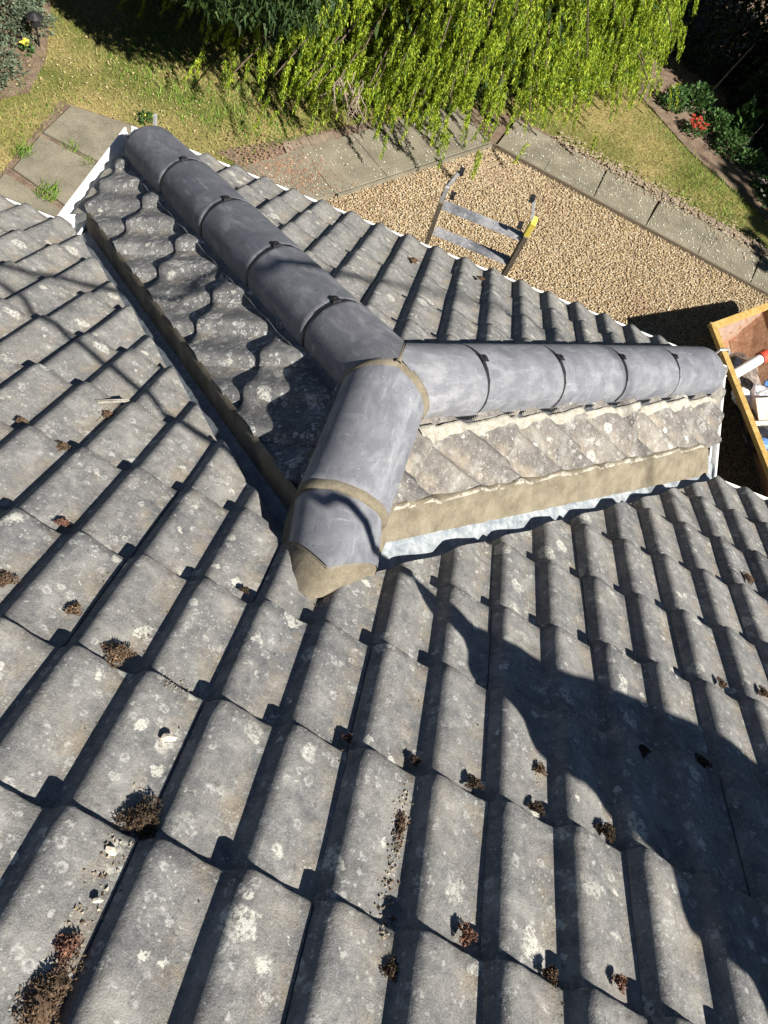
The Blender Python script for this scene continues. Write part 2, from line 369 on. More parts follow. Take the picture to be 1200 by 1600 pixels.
V = np.stack([vx + x[:, None], vy + y[:, None], v[:, :, 2] + (ZG + .012 + rng.uniform(0, .008, n))[:, None]], 2).reshape(-1, 3)
F = (of[None] + (np.arange(n) * 6)[:, None, None]).reshape(-1, 3)
obj('gravel', np_mesh('gravel', V, F), M['gravel'], kind='stuff')

# paths: an empty holds the slabs of each
def slab_piece(parent, name, P, top, mat, inset=.003):
    c = Vector((sum(p[0] for p in P) / len(P), sum(p[1] for p in P) / len(P), 0)); m = MB(); k = len(P)
    def ring(z, d):
        out = []
        for p in P:
            q = Vector((p[0], p[1], 0)); dd = (c - q).normalized() * d; out.append((q.x + dd.x, q.y + dd.y, z))
        return out
    tlt = [rnd.uniform(-.003, .003) for _ in P]
    a, b_, t = ring(ZG - .03, inset), ring(top - .006, inset), [(p[0], p[1], p[2] + q) for p, q in zip(ring(top, inset + .006), tlt)]
    m.add(a + b_ + t, [tuple(range(2 * k, 3 * k))] + [(i, (i + 1) % k, (i + 1) % k + k, i + k) for i in range(k)] + [(i + k, (i + 1) % k + k, (i + 1) % k + 2 * k, i + 2 * k) for i in range(k)])
    return m.build(name, mat, parent)
def lerp(a, b, t): return (a[0] + (b[0] - a[0]) * t, a[1] + (b[1] - a[1]) * t)
path = mesh_obj('garden_path', [(x, y, ZG + .003) for x, y in [(.47, 7.55), (7., 6.43), (7.15, 7.2), (.62, 8.2), (-.1, 7.95), (-2., 5.9), (-1.4, 5.75), (-.76, 5.93)]], [tuple(range(8))[::-1]], M['soil'], **st)
e0, e1, f0, f1 = (.50, 7.57), (6.2, 6.60), (.60, 8.12), (6.3, 7.13)
ts = [0, .10, .205, .315, .425, .535, .65, .77, .89, 1]
for i in range(len(ts) - 1):
    j = [rnd.uniform(-.006, .006) for _ in range(2)]
    slab_piece(path, 'paving_slab', [lerp(e0, e1, ts[i]), lerp(e0, e1, ts[i + 1]), lerp(f0, f1, ts[i + 1] + j[0]), lerp(f0, f1, ts[i] + j[1])], ZG + .03, M['pavement'])
# brick edging beyond the slabs
for i in range(34):
    a = 1.75 + i * .112; q = lambda t, d: (t, 7.93 - (t - 1.75) * .168 + d)
    slab_piece(path, 'edging_brick', [q(a, .02), q(a + .105, .02), q(a + .105, .13), q(a, .13)], ZG + .028 + rnd.uniform(-.006, .004), M['brick'], .004)
# thin timber edging board between slabs and gravel
m = MB(); m.beam((.46, 7.545, ZG + .02), (6.6, 6.50, ZG + .02), .018, .06); m.build('edging_board', M['timber'], path)
m = MB(); m.beam((.45, 7.53, ZG + .02), (-.78, 5.93, ZG + .02), .02, .05); m.build('edging_board', M['pavement'], path)
# left hand run of slabs
d = Vector((-.607, -.795, 0)); nn = Vector((-.795, .607, 0)); o0 = Vector((.44, 7.55, 0))
cuts = [-.02, .70, 1.40, 2.03, 2.70]
for i in range(4):
    a = o0 + d * cuts[i]; b2 = o0 + d * cuts[i + 1]
    slab_piece(path, 'paving_slab', [(a + nn * .02)[:2], (b2 + nn * .02)[:2], (b2 + nn * .66)[:2], (a + nn * .66)[:2]][::-1], ZG + .03 + rnd.uniform(-.003, .003), M['pavement'])
slab_piece(path, 'paving_slab', [(-1.62, 5.72), (-1.0, 5.72), (-.80, 5.90), (-1.18, 6.15), (-1.42, 5.88)], ZG + .028, M['pavement'])
for i in range(6):
    for k2 in range(2):
        a = Vector((-1.50 + i * .078, 5.93 + i * .085 + 0, 0)); u = Vector((-.55, .83, 0)) * -1; w2 = Vector((.83, .55, 0))
        p = Vector((-1.23, 6.02, 0)) + Vector((-.66, .75, 0)) * (k2 * .215) + Vector((.55, .62, 0)) * (i * .115) * 1.0
        a1, a2 = Vector((-.66, .75, 0)) * .205, Vector((.66, .75, 0)) * .10
        slab_piece(path, 'path_brick', [p[:2], (p + a2)[:2], (p + a2 + a1)[:2], (p + a1)[:2]], ZG + .026 + rnd.uniform(-.006, .006), M['brick'], .004)
patio = empty('corner_patio', (-3.1, 5.1, ZG), **st)
patio = mesh_obj('corner_patio', [(-3.48, 5.74, ZG + .002), (-3.46, 3.2, ZG + .002), (-2.2, 3.2, ZG + .002), (-2.35, 5.86, ZG + .002)], [(0, 1, 2, 3)], M['soil'], **st)
for P in ([(-3.36, 5.72), (-3.40, 5.27), (-2.62, 5.16), (-2.4, 5.80)], [(-3.40, 5.22), (-3.40, 4.74), (-2.6, 4.5), (-2.62, 5.12)], [(-3.43, 4.66), (-3.45, 4.0), (-2.6, 3.9), (-2.6, 4.45)], [(-3.45, 3.95), (-3.45, 3.3), (-2.5, 3.3), (-2.6, 3.85)], [(-4.1, 4.60), (-4.1, 4.0), (-3.49, 4.0), (-3.47, 4.62)]):
    slab_piece(patio, 'paving_slab', P, ZG + .03 + rnd.uniform(-.004, .004), M['pavement'])

# grass blades
NOG = [GP, [(.40, 7.5), (7., 6.4), (7.2, 7.3), (.5, 8.22), (-.2, 7.9), (-1.6, 6.2), (-1.6, 5.7), (-.76, 5.9)], [(-3.42, 5.78), (-3.46, 3.2), (-2.0, 3.2), (-2.35, 5.88)]]
def blades(name, n, box, mat, hmin, hmax, clump, keep=None, wmul=1.):
    x = rng.uniform(box[0], box[1], n); y = rng.uniform(box[2], box[3], n)
    k = np.ones(n, bool)
    for P in NOG: k &= ~in_poly(x, y, P)
    if keep is not None: k &= keep(x, y)
    x, y = x[k], y[k]; n = len(x)
    a = rng.uniform(0, 6.28, n); h = rng.uniform(hmin, hmax, n); wd = rng.uniform(.0022, .0045, n) * wmul; ln = rng.uniform(.2, 1.1, n) * h
    la = rng.uniform(0, 6.28, n)
    b0 = np.stack([x - np.cos(a) * wd, y - np.sin(a) * wd, np.full(n, ZG)], 1); b1 = np.stack([x + np.cos(a) * wd, y + np.sin(a) * wd, np.full(n, ZG)], 1)
    t = np.stack([x + np.cos(la) * ln, y + np.sin(la) * ln, ZG + h], 1)
    V = np.stack([b0, b1, t], 1).reshape(-1, 3); F = np.arange(3 * n).reshape(-1, 3)
    obj(name, np_mesh(name, V, F), mat, kind='stuff')
BEDP = [(1.9, 9.55), (2.66, 8.86), (3.2, 8.52), (3.8, 8.15), (5.5, 7.4), (8, 9), (7, 13), (1.5, 13)]
nobed = lambda x, y: ~in_poly(x, y, BEDP)
blades('lawn_grass', 150000, (-6.5, 5.5, 4.4, 10.5), M['grass'], .012, .045, 0, nobed)
lush = lambda x, y: nobed(x, y) & (np.sin(x * 2.1 + 1.3) + np.sin(y * 3.3 + x) + rng.normal(0, .45, x.shape) > .55)
lush = lambda x, y: nobed(x, y) & (1.6 * np.exp(-((x + 1.9) / 1.3) ** 2 - ((y - 6.45) / .38) ** 2) + .8 * (x > 1.5) * (y < 8.6) + .5 * (np.sin(x * 2.1 + 1.3) + np.sin(y * 3.3 + x)) + rng.normal(0, .45, x.shape) > .8)
blades('lush_grass', 110000, (-5.5, 5., 4.5, 10.2), M['grass_green'], .025, .07, 0, lush, 1.3)
for cx, cy, rr, nb in [(-3.02, 4.62, .10, 190), (-3.42, 4.95, .08, 120), (-3.1, 5.2, .06, 40), (-2.9, 5.13, .06, 40)]:
    a = rng.uniform(0, 6.28, nb); q = rr * np.sqrt(rng.uniform(0, 1, nb)); xx = cx + q * np.cos(a); yy = cy + q * np.sin(a)
    la = rng.uniform(0, 6.28, nb); h = rng.uniform(.04, .11, nb); wd = .004
    b0 = np.stack([xx - wd, yy, np.full(nb, ZG + .02)], 1); b1 = np.stack([xx + wd, yy, np.full(nb, ZG + .02)], 1); t = np.stack([xx + np.cos(la) * h * .8, yy + np.sin(la) * h * .8, ZG + h], 1)
    obj('joint_grass', np_mesh('joint_grass', np.stack([b0, b1, t], 1).reshape(-1, 3), np.arange(3 * nb).reshape(-1, 3)), M['grass_green'], kind='stuff')
# fallen petals / litter flecks on slabs and lawn edge
def flecks(name, n, samp, mat, r0, r1, z):
    x, y = samp(n); n = len(x); a = rng.uniform(0, 6.28, n); r = rng.uniform(r0, r1, n); tz = rng.uniform(0, .006, (n, 4))
    an = a[:, None] + np.array([0, 1.57, 3.14, 4.71])[None]; rr = r[:, None] * rng.uniform(.6, 1.2, (n, 4))
    V = np.stack([x[:, None] + np.cos(an) * rr, y[:, None] + np.sin(an) * rr, z + tz], 2).reshape(-1, 3)
    obj(name, np_mesh(name, V, np.arange(4 * n).reshape(-1, 4)), mat, kind='stuff')
def s_path(n):
    t = rng.uniform(0, .62, n); d = rng.beta(1.2, 1.6, n) * .62 - .02; return .55 + t * 5.6 + d * .1, 7.6 - t * .96 + d
flecks('fallen_petals', 800, s_path, M['petal_white'], .004, .010, ZG + .034)
def s_path2(n):
    t = rng.uniform(0, 2.6, n); d2 = rng.uniform(0, .6, n); return .44 - .607 * t - .795 * d2, 7.55 - .795 * t + .607 * d2
flecks('fallen_petals', 260, s_path2, M['petal_white'], .005, .010, ZG + .034)
def s_edge(n):
    t = rng.uniform(0, 1, n); return 1.1 + t * 4 + rng.normal(0, .05, n), 8.1 - t * .70 + rng.normal(0, .09, n)
flecks('leaf_litter', 1500, s_edge, leaf_mat('dry_litter', [(.22, .17, .11), (.33, .27, .19), (.16, .11, .07)], 0, .9), .008, .018, ZG + .034)
def s_edge2(n):
    return rng.normal(-1.35, .30, n), rng.normal(6.0, .16, n)
flecks('leaf_litter', 900, s_edge2, leaf_mat('red_litter', [(.20, .11, .07), (.30, .19, .12), (.15, .09, .06)], 0, .9), .006, .014, ZG + .034)
def s_lawnl(n):
    return rng.normal(-3.0, .7, n), rng.normal(6.2, .35, n)
flecks('dry_leaf_litter', 350, s_lawnl, leaf_mat('straw_litter', [(.34, .27, .13), (.42, .35, .19), (.26, .18, .08)], 0, .9), .006, .014, ZG + .02)

# ------------------------------------------------------------------ the house
house = empty('house', (0.3, 0, ZG), label='bungalow with weathered grey roof tiles and a short hipped wing with dark ridge caps', category='house')
house_inv = Matrix.Translation((-0.3, 0, -ZG))
class _H:  pass
def hp(o):           # parent to the house keeping world coordinates
    o.parent = house; o.matrix_parent_inverse = house_inv; return o

# -- roof parts: the dark deck under the tiles of each slope
def deck(name, P, drop, thick=.03):
    m = MB(); k = len(P); top = [(x, y, z - drop) for x, y, z in P]; bot = [(x, y, z - drop - thick) for x, y, z in P]
    m.add(top + bot, [tuple(range(k)), tuple(range(2 * k - 1, k - 1, -1))] + [(i, i + k, (i + 1) % k + k, (i + 1) % k) for i in range(k)])
    return hp(m.build(name, M['felt']))
mz = lambda x, y: (x, y, -T_ * y)
main_roof = deck('main_roof', [mz(-6, -4), mz(6.5, -4), mz(6.5, 2.19), mz(1.85, 2.19), mz(RX, .64), mz(-1.25, 2.19), mz(-6, 2.19)], .11)
wl = deck('wing_roof_left', [(RX, .70, zl(RX)), (RX, RY, zl(RX)), (-1.2, 2.87, zl(-1.2)), (-1.2, 2.20, zl(-1.2))], .11); wl.name = 'wing_roof'
wr = deck('wing_roof', [(RX, .70, zr(RX)), (1.80, 2.20, zr(1.8)), (1.80, 2.87, zr(1.8)), (RX, RY, zr(RX))], .11)
wh = deck('hip_roof', [(RX, RY + .02, zh(RY + .02)), (1.80, 2.87, zh(2.87)), (-1.2, 2.87, zh(2.87))], .11)

# -- roof tile: double roll, steep flank on one side
def prof(u):
    u = u % .15; H = .028
    if u < .013: return 0.
    if u < .050:
        t = (u - .013) / .037; return H * math.sin(math.pi * t / 2) ** 1.4
    t = (u - .050) / .100; a = .5 + .5 * math.cos(math.pi * t); return H * (.6 * a + .4 * (1 - t) ** 1.0 * (1 - .35 * (1 - t) ** 5) + .14 * (1 - t) ** 6)
TILE_T = .021
def tile_bm(seed):
    r = random.Random(seed); bm = bmesh.new()
    xs = [.015 + .299 * i / 30 for i in range(31)]
    ss = [-.405, -.30, -.20, -.10, -.035, -.006, 0.]
    ph = [r.uniform(0, 6) for _ in range(4)]
    def nn_(x, s_):
        return prof(x) + TILE_T * s_ / G + .0012 * math.sin(9 * x + ph[0]) + .0010 * math.sin(11 * s_ + ph[1])
    def chip(x): return .0022 * noise.noise(Vector((x * 34 + seed * 7, seed, 0))) + .0015 * noise.noise(Vector((x * 110, seed * 3.1, 1)))
    grid = []
    for s_ in ss:
        row = []
        for x in xs:
            dz = -.0035 if s_ == 0 else 0; ds = chip(x) if s_ >= -.006 else 0
            row.append(bm.verts.new((x, s_ + ds, nn_(x, s_) + dz)))
        grid.append(row)
    for i in range(len(ss) - 1):
        for j in range(len(xs) - 1): bm.faces.new((grid[i][j], grid[i][j + 1], grid[i + 1][j + 1], grid[i + 1][j]))
    # nose face and a strip of underside
    low = [bm.verts.new((v.co.x, v.co.y - .002, v.co.z - .013)) for v in grid[-1]]; bk = [bm.verts.new((v.co.x, -.09, v.co.z - .016)) for v in grid[-1]]
    for j in range(len(xs) - 1):
        bm.faces.new((grid[-1][j], grid[-1][j + 1], low[j + 1], low[j])); bm.faces.new((low[j], low[j + 1], bk[j + 1], bk[j]))
    # left flank
    lf = [bm.verts.new((xs[0], g[0].co.y, g[0].co.z - .013)) for g in grid]
    for i in range(len(ss) - 1): bm.faces.new((grid[i][0], grid[i + 1][0], lf[i + 1], lf[i]))
    rf = [bm.verts.new((xs[-1], g[-1].co.y, g[-1].co.z - .006)) for g in grid]
    for i in range(len(ss) - 1): bm.faces.new((grid[i + 1][-1], grid[i][-1], rf[i], rf[i + 1]))
    rf2 = [bm.verts.new((xs[-1] + .022, g[-1].co.y - .004, g[-1].co.z - .007)) for g in grid]
    for i in range(len(ss) - 1): bm.faces.new((rf[i], rf2[i], rf2[i + 1], rf[i + 1]))
    return bm
def finish(bm, name):
    bmesh.ops.recalc_face_normals(bm, faces=bm.faces)
    me = bpy.data.meshes.new(name); bm.to_mesh(me); bm.free()
    me.polygons.foreach_set('use_smooth', [True] * len(me.polygons)); me.set_sharp_from_angle(angle=.75)
    return me
BM = [tile_bm(k) for k in range(8)]
MESH = [finish(b.copy(), 'roof_tile') for b in BM]
for me in MESH: me.materials.append(M['tile'])
def cut(bm, Minv, planes):
    """planes: (point, normal) in world space; keeps the side the normal points away from; gives the sawn edge a thickness"""
    nm = Minv.to_3x3()
    for p, n_ in planes:
        r = bmesh.ops.bisect_plane(bm, geom=bm.verts[:] + bm.edges[:] + bm.faces[:], plane_co=Minv @ Vector(p), plane_no=(nm @ Vector(n_)).normalized(), clear_outer=True)
        if not bm.faces: return False
        es = [e for e in r['geom_cut'] if isinstance(e, bmesh.types.BMEdge) and e.is_valid and len(e.link_faces) == 1]
        if es:
            ex = bmesh.ops.extrude_edge_only(bm, edges=es)
            for v in ex['geom']:
                if isinstance(v, bmesh.types.BMVert): v.co.z -= .013
    return True
def lay(parent, ex, es, en, O, cols, rows, x_of, s_of, planes_of, mat=None, name='roof_tile', limit=None):
    ex, es, en, O = Vector(ex), Vector(es), Vector(en), Vector(O); meshes = MESH
    if mat:
        meshes = [me.copy() for me in MESH]
        for me in meshes: me.materials.clear(); me.materials.append(mat)
    for j in rows:
        for c in cols:
            x0, s0 = x_of(c, j), s_of(j)
            a = rnd.gauss(0, .0035); jx, js, jn = rnd.gauss(0, .0010), rnd.gauss(0, .0022), rnd.gauss(0, .0008)
            A = Matrix((ex, es, en)).transposed().to_4x4(); A.translation = O + ex * (x0 + jx) + es * (s0 + js) + en * jn
            A = A @ Matrix.Translation((.17, -.2, 0)) @ Matrix.Rotation(a, 4, 'Z') @ Matrix.Translation((-.17, .2, 0))
            ctr = A @ Vector((.178, -.2, 0)); k = rnd.randrange(8)
            res = planes_of(A, ctr)
            if res is None: continue
            if res == []:
                o = bpy.data.objects.new(name, meshes[k]); COL.objects.link(o)
            else:
                Ai = A.inverted(); parts = res if isinstance(res[0], list) else [res]; out = bmesh.new(); ok = False
                for pl in parts:
                    b = BM[k].copy()
                    if cut(b, Ai, pl):
                        tmp = bpy.data.meshes.new('t'); b.to_mesh(tmp); out.from_mesh(tmp); bpy.data.meshes.remove(tmp); ok = True
                    b.free()
                if not ok or sum(f.calc_area() for f in out.faces) < .0015: out.free(); continue
                me = finish(out, name); me.materials.append(mat or M['tile'])
                o = bpy.data.objects.new(name, me); COL.objects.link(o)
            o.parent = parent; o.matrix_parent_inverse = Matrix.Identity(4)
            o.matrix_parent_inverse = (house.matrix_basis).inverted() if False else Matrix.Translation((-0.3, 0, -ZG)) @ Matrix.Identity(4) if parent is house else Matrix.Identity(4)
            o.matrix_basis = A
r2 = math.sqrt(.5)
VL, VR = .985, .375          # x+y on the left valley, y-x on the right one
def main_planes(A, c):
    pts = [A @ Vector((x_, s_, 0)) for x_ in (.02, .36) for s_ in (-.41, .0)]
    inl = [p.x + p.y > VL for p in pts]; inr = [p.y - p.x > VR for p in pts]
    if not any(a and b for a, b in zip(inl, inr)) and not (any(inl) and any(inr)): return []
    xs = [p.x for p in pts]
    L = ((0, VL, 0), (r2, r2, 0)); Rr = ((0, VR, 0), (-r2, r2, 0))
    if max(xs) <= RX + .01:
        return None if all(p.x + p.y > VL + .01 for p in pts) else [L]
    if min(xs) >= RX - .01:
        return None if all(p.y - p.x > VR + .01 for p in pts) else [Rr]
    return [[((RX, 0, 0), (1, 0, 0)), L], [((RX, 0, 0), (-1, 0, 0)), Rr]]
lay(main_roof, (1, 0, 0), (0, C_, -S_), (0, S_, C_), (0, 0, 0), range(-9, 11), range(-2, 9), lambda c, j: (2 * c + 1) * .15, lambda j: j * G, main_planes)
# wing slopes
def lp(A, c):
    return [((0, 1.10, 0), (-r2, -r2, 0)), ((0, 1.655, 0), (r2, r2, 0)), ((.275, 0, 0), (1, 0, 0))]
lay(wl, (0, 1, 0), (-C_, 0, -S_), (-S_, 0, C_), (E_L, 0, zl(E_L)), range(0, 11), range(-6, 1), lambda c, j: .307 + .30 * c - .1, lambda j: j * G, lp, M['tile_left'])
def rp(A, c):
    return [((0, .575, 0), (r2, -r2, 0)), ((0, 1.055, 0), (-r2, r2, 0)), ((.325, 0, 0), (-1, 0, 0))]
lay(wr, (0, -1, 0), (C_, 0, -S_), (S_, 0, C_), (E_R, 0, zr(E_R)), range(-11, 0), range(-6, 1), lambda c, j: .05 + .30 * c, lambda j: j * G, rp, M['tile_right'])
def hpn(A, c):
    return [((0, 1.69, 0), (-r2, -r2, 0)), ((0, 1.05 + .03, 0), (r2, -r2, 0))]
lay(wh, (1, 0, 0), (0, C_, -S_), (0, S_, C_), (0, E_H, zh(E_H)), range(-6, 8), range(-6, 1), lambda c, j: .08 + .30 * c, lambda j: j * G, hpn)

# -- lead valleys
def valley(sgn):
    m = MB(); P = []
    for i in range(61):
        t = i / 60; xx = RX + sgn * (.02 + t * 1.60)
        yv = .679 + abs(xx - RX); zv = -T_ * yv; row = []
        perp = Vector((-sgn * r2, r2, 0))      # towards the wing side
        for q in (-.16, -.10, -.05, -.015, .0, .015, .05, .09, .13):
            p = Vector((xx, yv, 0)) + perp * q
            z = -T_ * p.y if q < 0 else (zl(p.x) if sgn < 0 else zr(p.x))
            row.append((p.x, p.y, z - (.075 if sgn < 0 else .044) + .004 * nz(p.x, p.y, 3, 22) + (.006 if abs(q) < .01 else 0)))
        P.append(row)
    m.grid(P); return hp(m.build('valley_lining', M['lead_shade' if sgn < 0 else 'lead'], smooth=True))  # left lining uses the lead with shade in its colour
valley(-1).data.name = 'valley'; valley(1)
def surf_r(x, y):
    s_ = (x - E_R) / C_; fr = s_ / G - math.ceil(s_ / G - 1e-6)
    a = prof((-y - .05) % .15); av = sum(prof((-y - .05 + d_) % .15) for d_ in (-.06, -.03, 0, .03, .06)) / 5
    return (max(a, .35 * a + .65 * av) + TILE_T * max(fr, -.6)) / C_
# mortar bedding along the sawn wing tiles
def fillet(sgn):
    m = MB(); P = []
    for i in range(141):
        t = i / 140; xx = RX + sgn * (-.01 + t * 1.578); row = []
        yv = .679 + abs(xx - RX); b = Vector((xx, yv, 0)); perp = Vector((-sgn * r2, r2, 0))
        if sgn < 0: prof_ = [(.064, -.090), (.069, -.05), (.074, -.02), (.079, .000), (.092, .006)]
        else:
            top = .012 + .004 * nz(xx, 0, 9, 17)
            prof_ = [(.050, -.046), (.060, -.034), (.085, -.016), (.105, .002), (.118, .014), (.136 + .004 * nz(xx, 1, 5, 14), top + .025), (.142 + .006 * nz(xx, 4, 5, 19), top + .027), (.147 + .008 * nz(xx, 4, 5, 19), top + .018), (.170, top - .03)]
        for q, dz in prof_:
            if sgn > 0 and q < .12: q = q + (.032 - .050 * t) * (.118 - q) / .068
            p = b + perp * q; z = min(zl(p.x), zr(p.x))
            if sgn > 0 and q > .12: dz = (surf_r(p.x, p.y) + (.006 if q < .15 else .002)) if q < .165 else -.02
            row.append((p.x, p.y, z + dz + .0012 * nz(p.x, p.y, 3, 60)))
        P.append(row)
    m.grid(P); return hp(m.build('mortar_fillet', M['mortar'], smooth=True))
fillet(-1); fillet(1)
m = MB(); P = []
for i in range(181):          # dried pale margin along the top of the fillet
    xx = RX + .03 + i / 180 * 1.50; b = Vector((xx, .679 + xx - RX, 0)); perp = Vector((-r2h, r2h, 0)) if False else Vector((-.7071, .7071, 0)); row = []
    e1, e2 = .006 * nz(xx, 2, 7, 16), .012 * nz(xx, 4, 5, 19) + .006 * nz(xx, 9, 5, 60)
    for q, dz in ((.129 + e1, .034), (.134 + e1, .0405), (.141 + e2, .040), (.149 + e2, .036), (.158 + e2, .02)):
        p = b + perp * q; row.append((p.x, p.y, min(zl(p.x), zr(p.x)) + surf_r(p.x, p.y) + (dz - .034) + .001 * nz(p.x, p.y, 3, 90)))
    P.append(row)
m.grid(P); hp(m.build('pale_mortar_edge', M['old_mortar'], smooth=True))

# -- ridge and hip caps
def cap_mesh(L, r=.124, th=.013, hgt=.108, taper=0., seed=0):
    m = MB(); na = 26; xs = [0, .006, .02, .12, L * .5, L - .12, L - .02, L - .006, L]; P = []
    for i, x_ in enumerate(xs):
        dr = -.004 if i in (0, len(xs) - 1) else (.0 if i in (1, len(xs) - 2) else 0)
        rr = r + dr - taper * x_
        row = []
        for k in range(na + 1):
            a = math.pi * k / na; yy = rr * math.cos(a); zz = (hgt + dr) * math.sin(a) ** .92 if 0 < k < na else 0
            row.append((x_, yy, zz + .0012 * nz(x_ * 3, a, seed, 2)))
        row = [(x_, row[0][1] * 1.0, -.022)] + row + [(x_, row[-1][1], -.022)]
        P.append(row)
    m.grid(P); Q = [[(x_, y_ * (r - th) / r, (z_ * (hgt - th) / hgt) if z_ > 0 else z_) for x_, y_, z_ in row] for row in P]
    m.grid([r_[::-1] for r_ in Q])
    for e in (0, -1):
        m.grid([P[e], Q[e]] if e == -1 else [Q[e], P[e]])
    m.grid([[row[0] for row in P], [row[0] for row in Q]]); m.grid([[row[-1] for row in Q], [row[-1] for row in P]])
    me = bpy.data.meshes.new('ridge_cap'); me.from_pydata(m.v, [], m.f); me.update()
    bm = bmesh.new(); bm.from_mesh(me); bmesh.ops.remove_doubles(bm, verts=bm.verts, dist=.0004); bmesh.ops.recalc_face_normals(bm, faces=bm.faces); bm.to_mesh(me); bm.free()
    return me
def cap_matrix(p, d, yaw=0, roll=0):
    d = Vector(d).normalized(); up = Vector((0, 0, 1)); sd = up.cross(d).normalized(); u = d.cross(sd)
    A = Matrix((d, sd, u)).transposed().to_4x4(); A.translation = Vector(p)
    return A @ Matrix.Rotation(yaw, 4, 'Z') @ Matrix.Rotation(roll, 4, 'X')
def cap_obj(p, d, L, planes=None, yaw=0, roll=0, r=.124, hgt=.108, seed=0, name='ridge_cap', mat='cap'):
    me = cap_mesh(L, r=r, hgt=hgt, seed=seed); A = cap_matrix(p, d, yaw, roll)
    if planes:
        bm = bmesh.new(); bm.from_mesh(me); Ai = A.inverted()
        for q, n_ in planes:
            bmesh.ops.bisect_plane(bm, geom=bm.verts[:] + bm.edges[:] + bm.faces[:], plane_co=Ai @ Vector(q), plane_no=(Ai.to_3x3() @ Vector(n_)).normalized(), clear_outer=True)
        bm.to_mesh(me); bm.free()
    o = obj(name, me, M[mat], None, True, .8); hp(o); o.matrix_basis = A; return o, A
hipd = {'A': Vector((-1, 1, -math.sqrt(2) * .4165 * 1.0)).normalized(), 'B': Vector((1, 1, -math.sqrt(2) * .4165)).normalized()}
APEX = Vector((RX - .012, RY, -.425))
JO = [.0, .31, .715, 1.13, 1.56, 2.01]      # joints, plan distance from the apex
plan = lambda side, v, dz=0: APEX + Vector((-r2 if side == 'A' else r2, r2, -.4165)) * v + Vector((0, 0, dz))
for side in 'AB':
    for i in range(5):
        a, b_ = JO[i], JO[i + 1]
        L = (b_ - a) * 1.083 - .011; pl = None
        start = a
        if i == 0:
            start = -.16; L = (b_ + .16) * 1.083 - .011
            s1 = 1 if side == 'A' else -1
            # mitre against the other hip (x = apex) and against the level ridge
            pl = [((APEX.x, 0, 0), (s1, 0, 0)), ((APEX.x - s1 * .010, RY + .005, 0), (s1 * math.sin(math.radians(22.5)), -math.cos(math.radians(22.5)), 0))]
            pl = [((APEX.x - s1 * .004, 0, 0), (s1, 0, 0)), ((APEX.x, RY + .008, 0), (s1 * .38, -.925, 0))]
        cap_obj(plan(side, start), hipd[side], L, pl, yaw=rnd.gauss(0, .006), roll=rnd.gauss(0, .012), seed=i + (7 if side == 'B' else 0), mat='cap_dusty' if side == 'B' else 'cap')
        # dark union ring and its clip in the gap
        if i < 4:
            A = cap_matrix(plan(side, b_), hipd[side]); m = MB(); P = []
            for x_ in (-.012, .010):
                P.append([(x_, (.1225 + .0015 * nz(k * .9, i, 3, 1)) * math.cos(math.pi * k / 20), -.004 + (.1115 + .0015 * nz(k * .9, i, 3, 1)) * math.sin(math.pi * k / 20) if 0 < k < 20 else -.02) for k in range(21)])
            m.grid(P); o = m.build('joint_ring', M['black']); hp(o); o.matrix_basis = A
            m = MB(); yc = .0; m.box((.004, yc, .1105), (.030, .026, .004)); m.tube([(.008, yc, .110), (.008, yc, .117)], .007, 8); m.box((-.010, yc, .109), (.005, .030, .010))
            o = m.build('cap_clip', M['black']); hp(o); o.matrix_basis = A
# level ridge C running back into the main slope
cap_obj((RX - .015, RY + .10, -.432), (0, -1, 0), .53, [((APEX.x, RY - .004, 0), (.925 * 0 + .38, .925, 0)), ((APEX.x, RY - .004, 0), (-.38, .925, 0))], yaw=.0, r=.127, hgt=.112, seed=21, mat='cap_dusty')
o, A2 = cap_obj((RX - .022, .930, -.438), (.21, -1, 0), .245, [((.205, .765, 0), (-.50, -.87, 0)), ((.305, .708, 0), (.55, -.83, 0))], r=.119, hgt=.106, seed=22, mat='cap_dusty')
m = MB(); P = [[], [], []]; PLN = [(Vector((.205, .765, 0)), Vector((-.50, -.87, 0))), (Vector((.305, .708, 0)), Vector((.55, -.83, 0)))]
for k in range(41):
    yy, zz = .116 * math.cos(math.pi * k / 40), .100 * math.sin(math.pi * k / 40); a = A2 @ Vector((0, yy, zz)); d_ = (A2 @ Vector((1, yy, zz)) - a); lim = .245
    for q_, n_ in PLN:
        dn_ = d_.dot(n_)
        if dn_ > 1e-4: lim = min(lim, (q_ - a).dot(n_) / dn_)
    lim -= .0015
    P[0].append(A2 @ Vector((.02, yy, zz))); P[1].append(A2 @ Vector((lim, yy, zz))); P[2].append(A2 @ Vector((lim + .004, yy * 1.04, -.075)))
m.grid(P); hp(m.build('mortar_plug', M['mortar'], smooth=True))
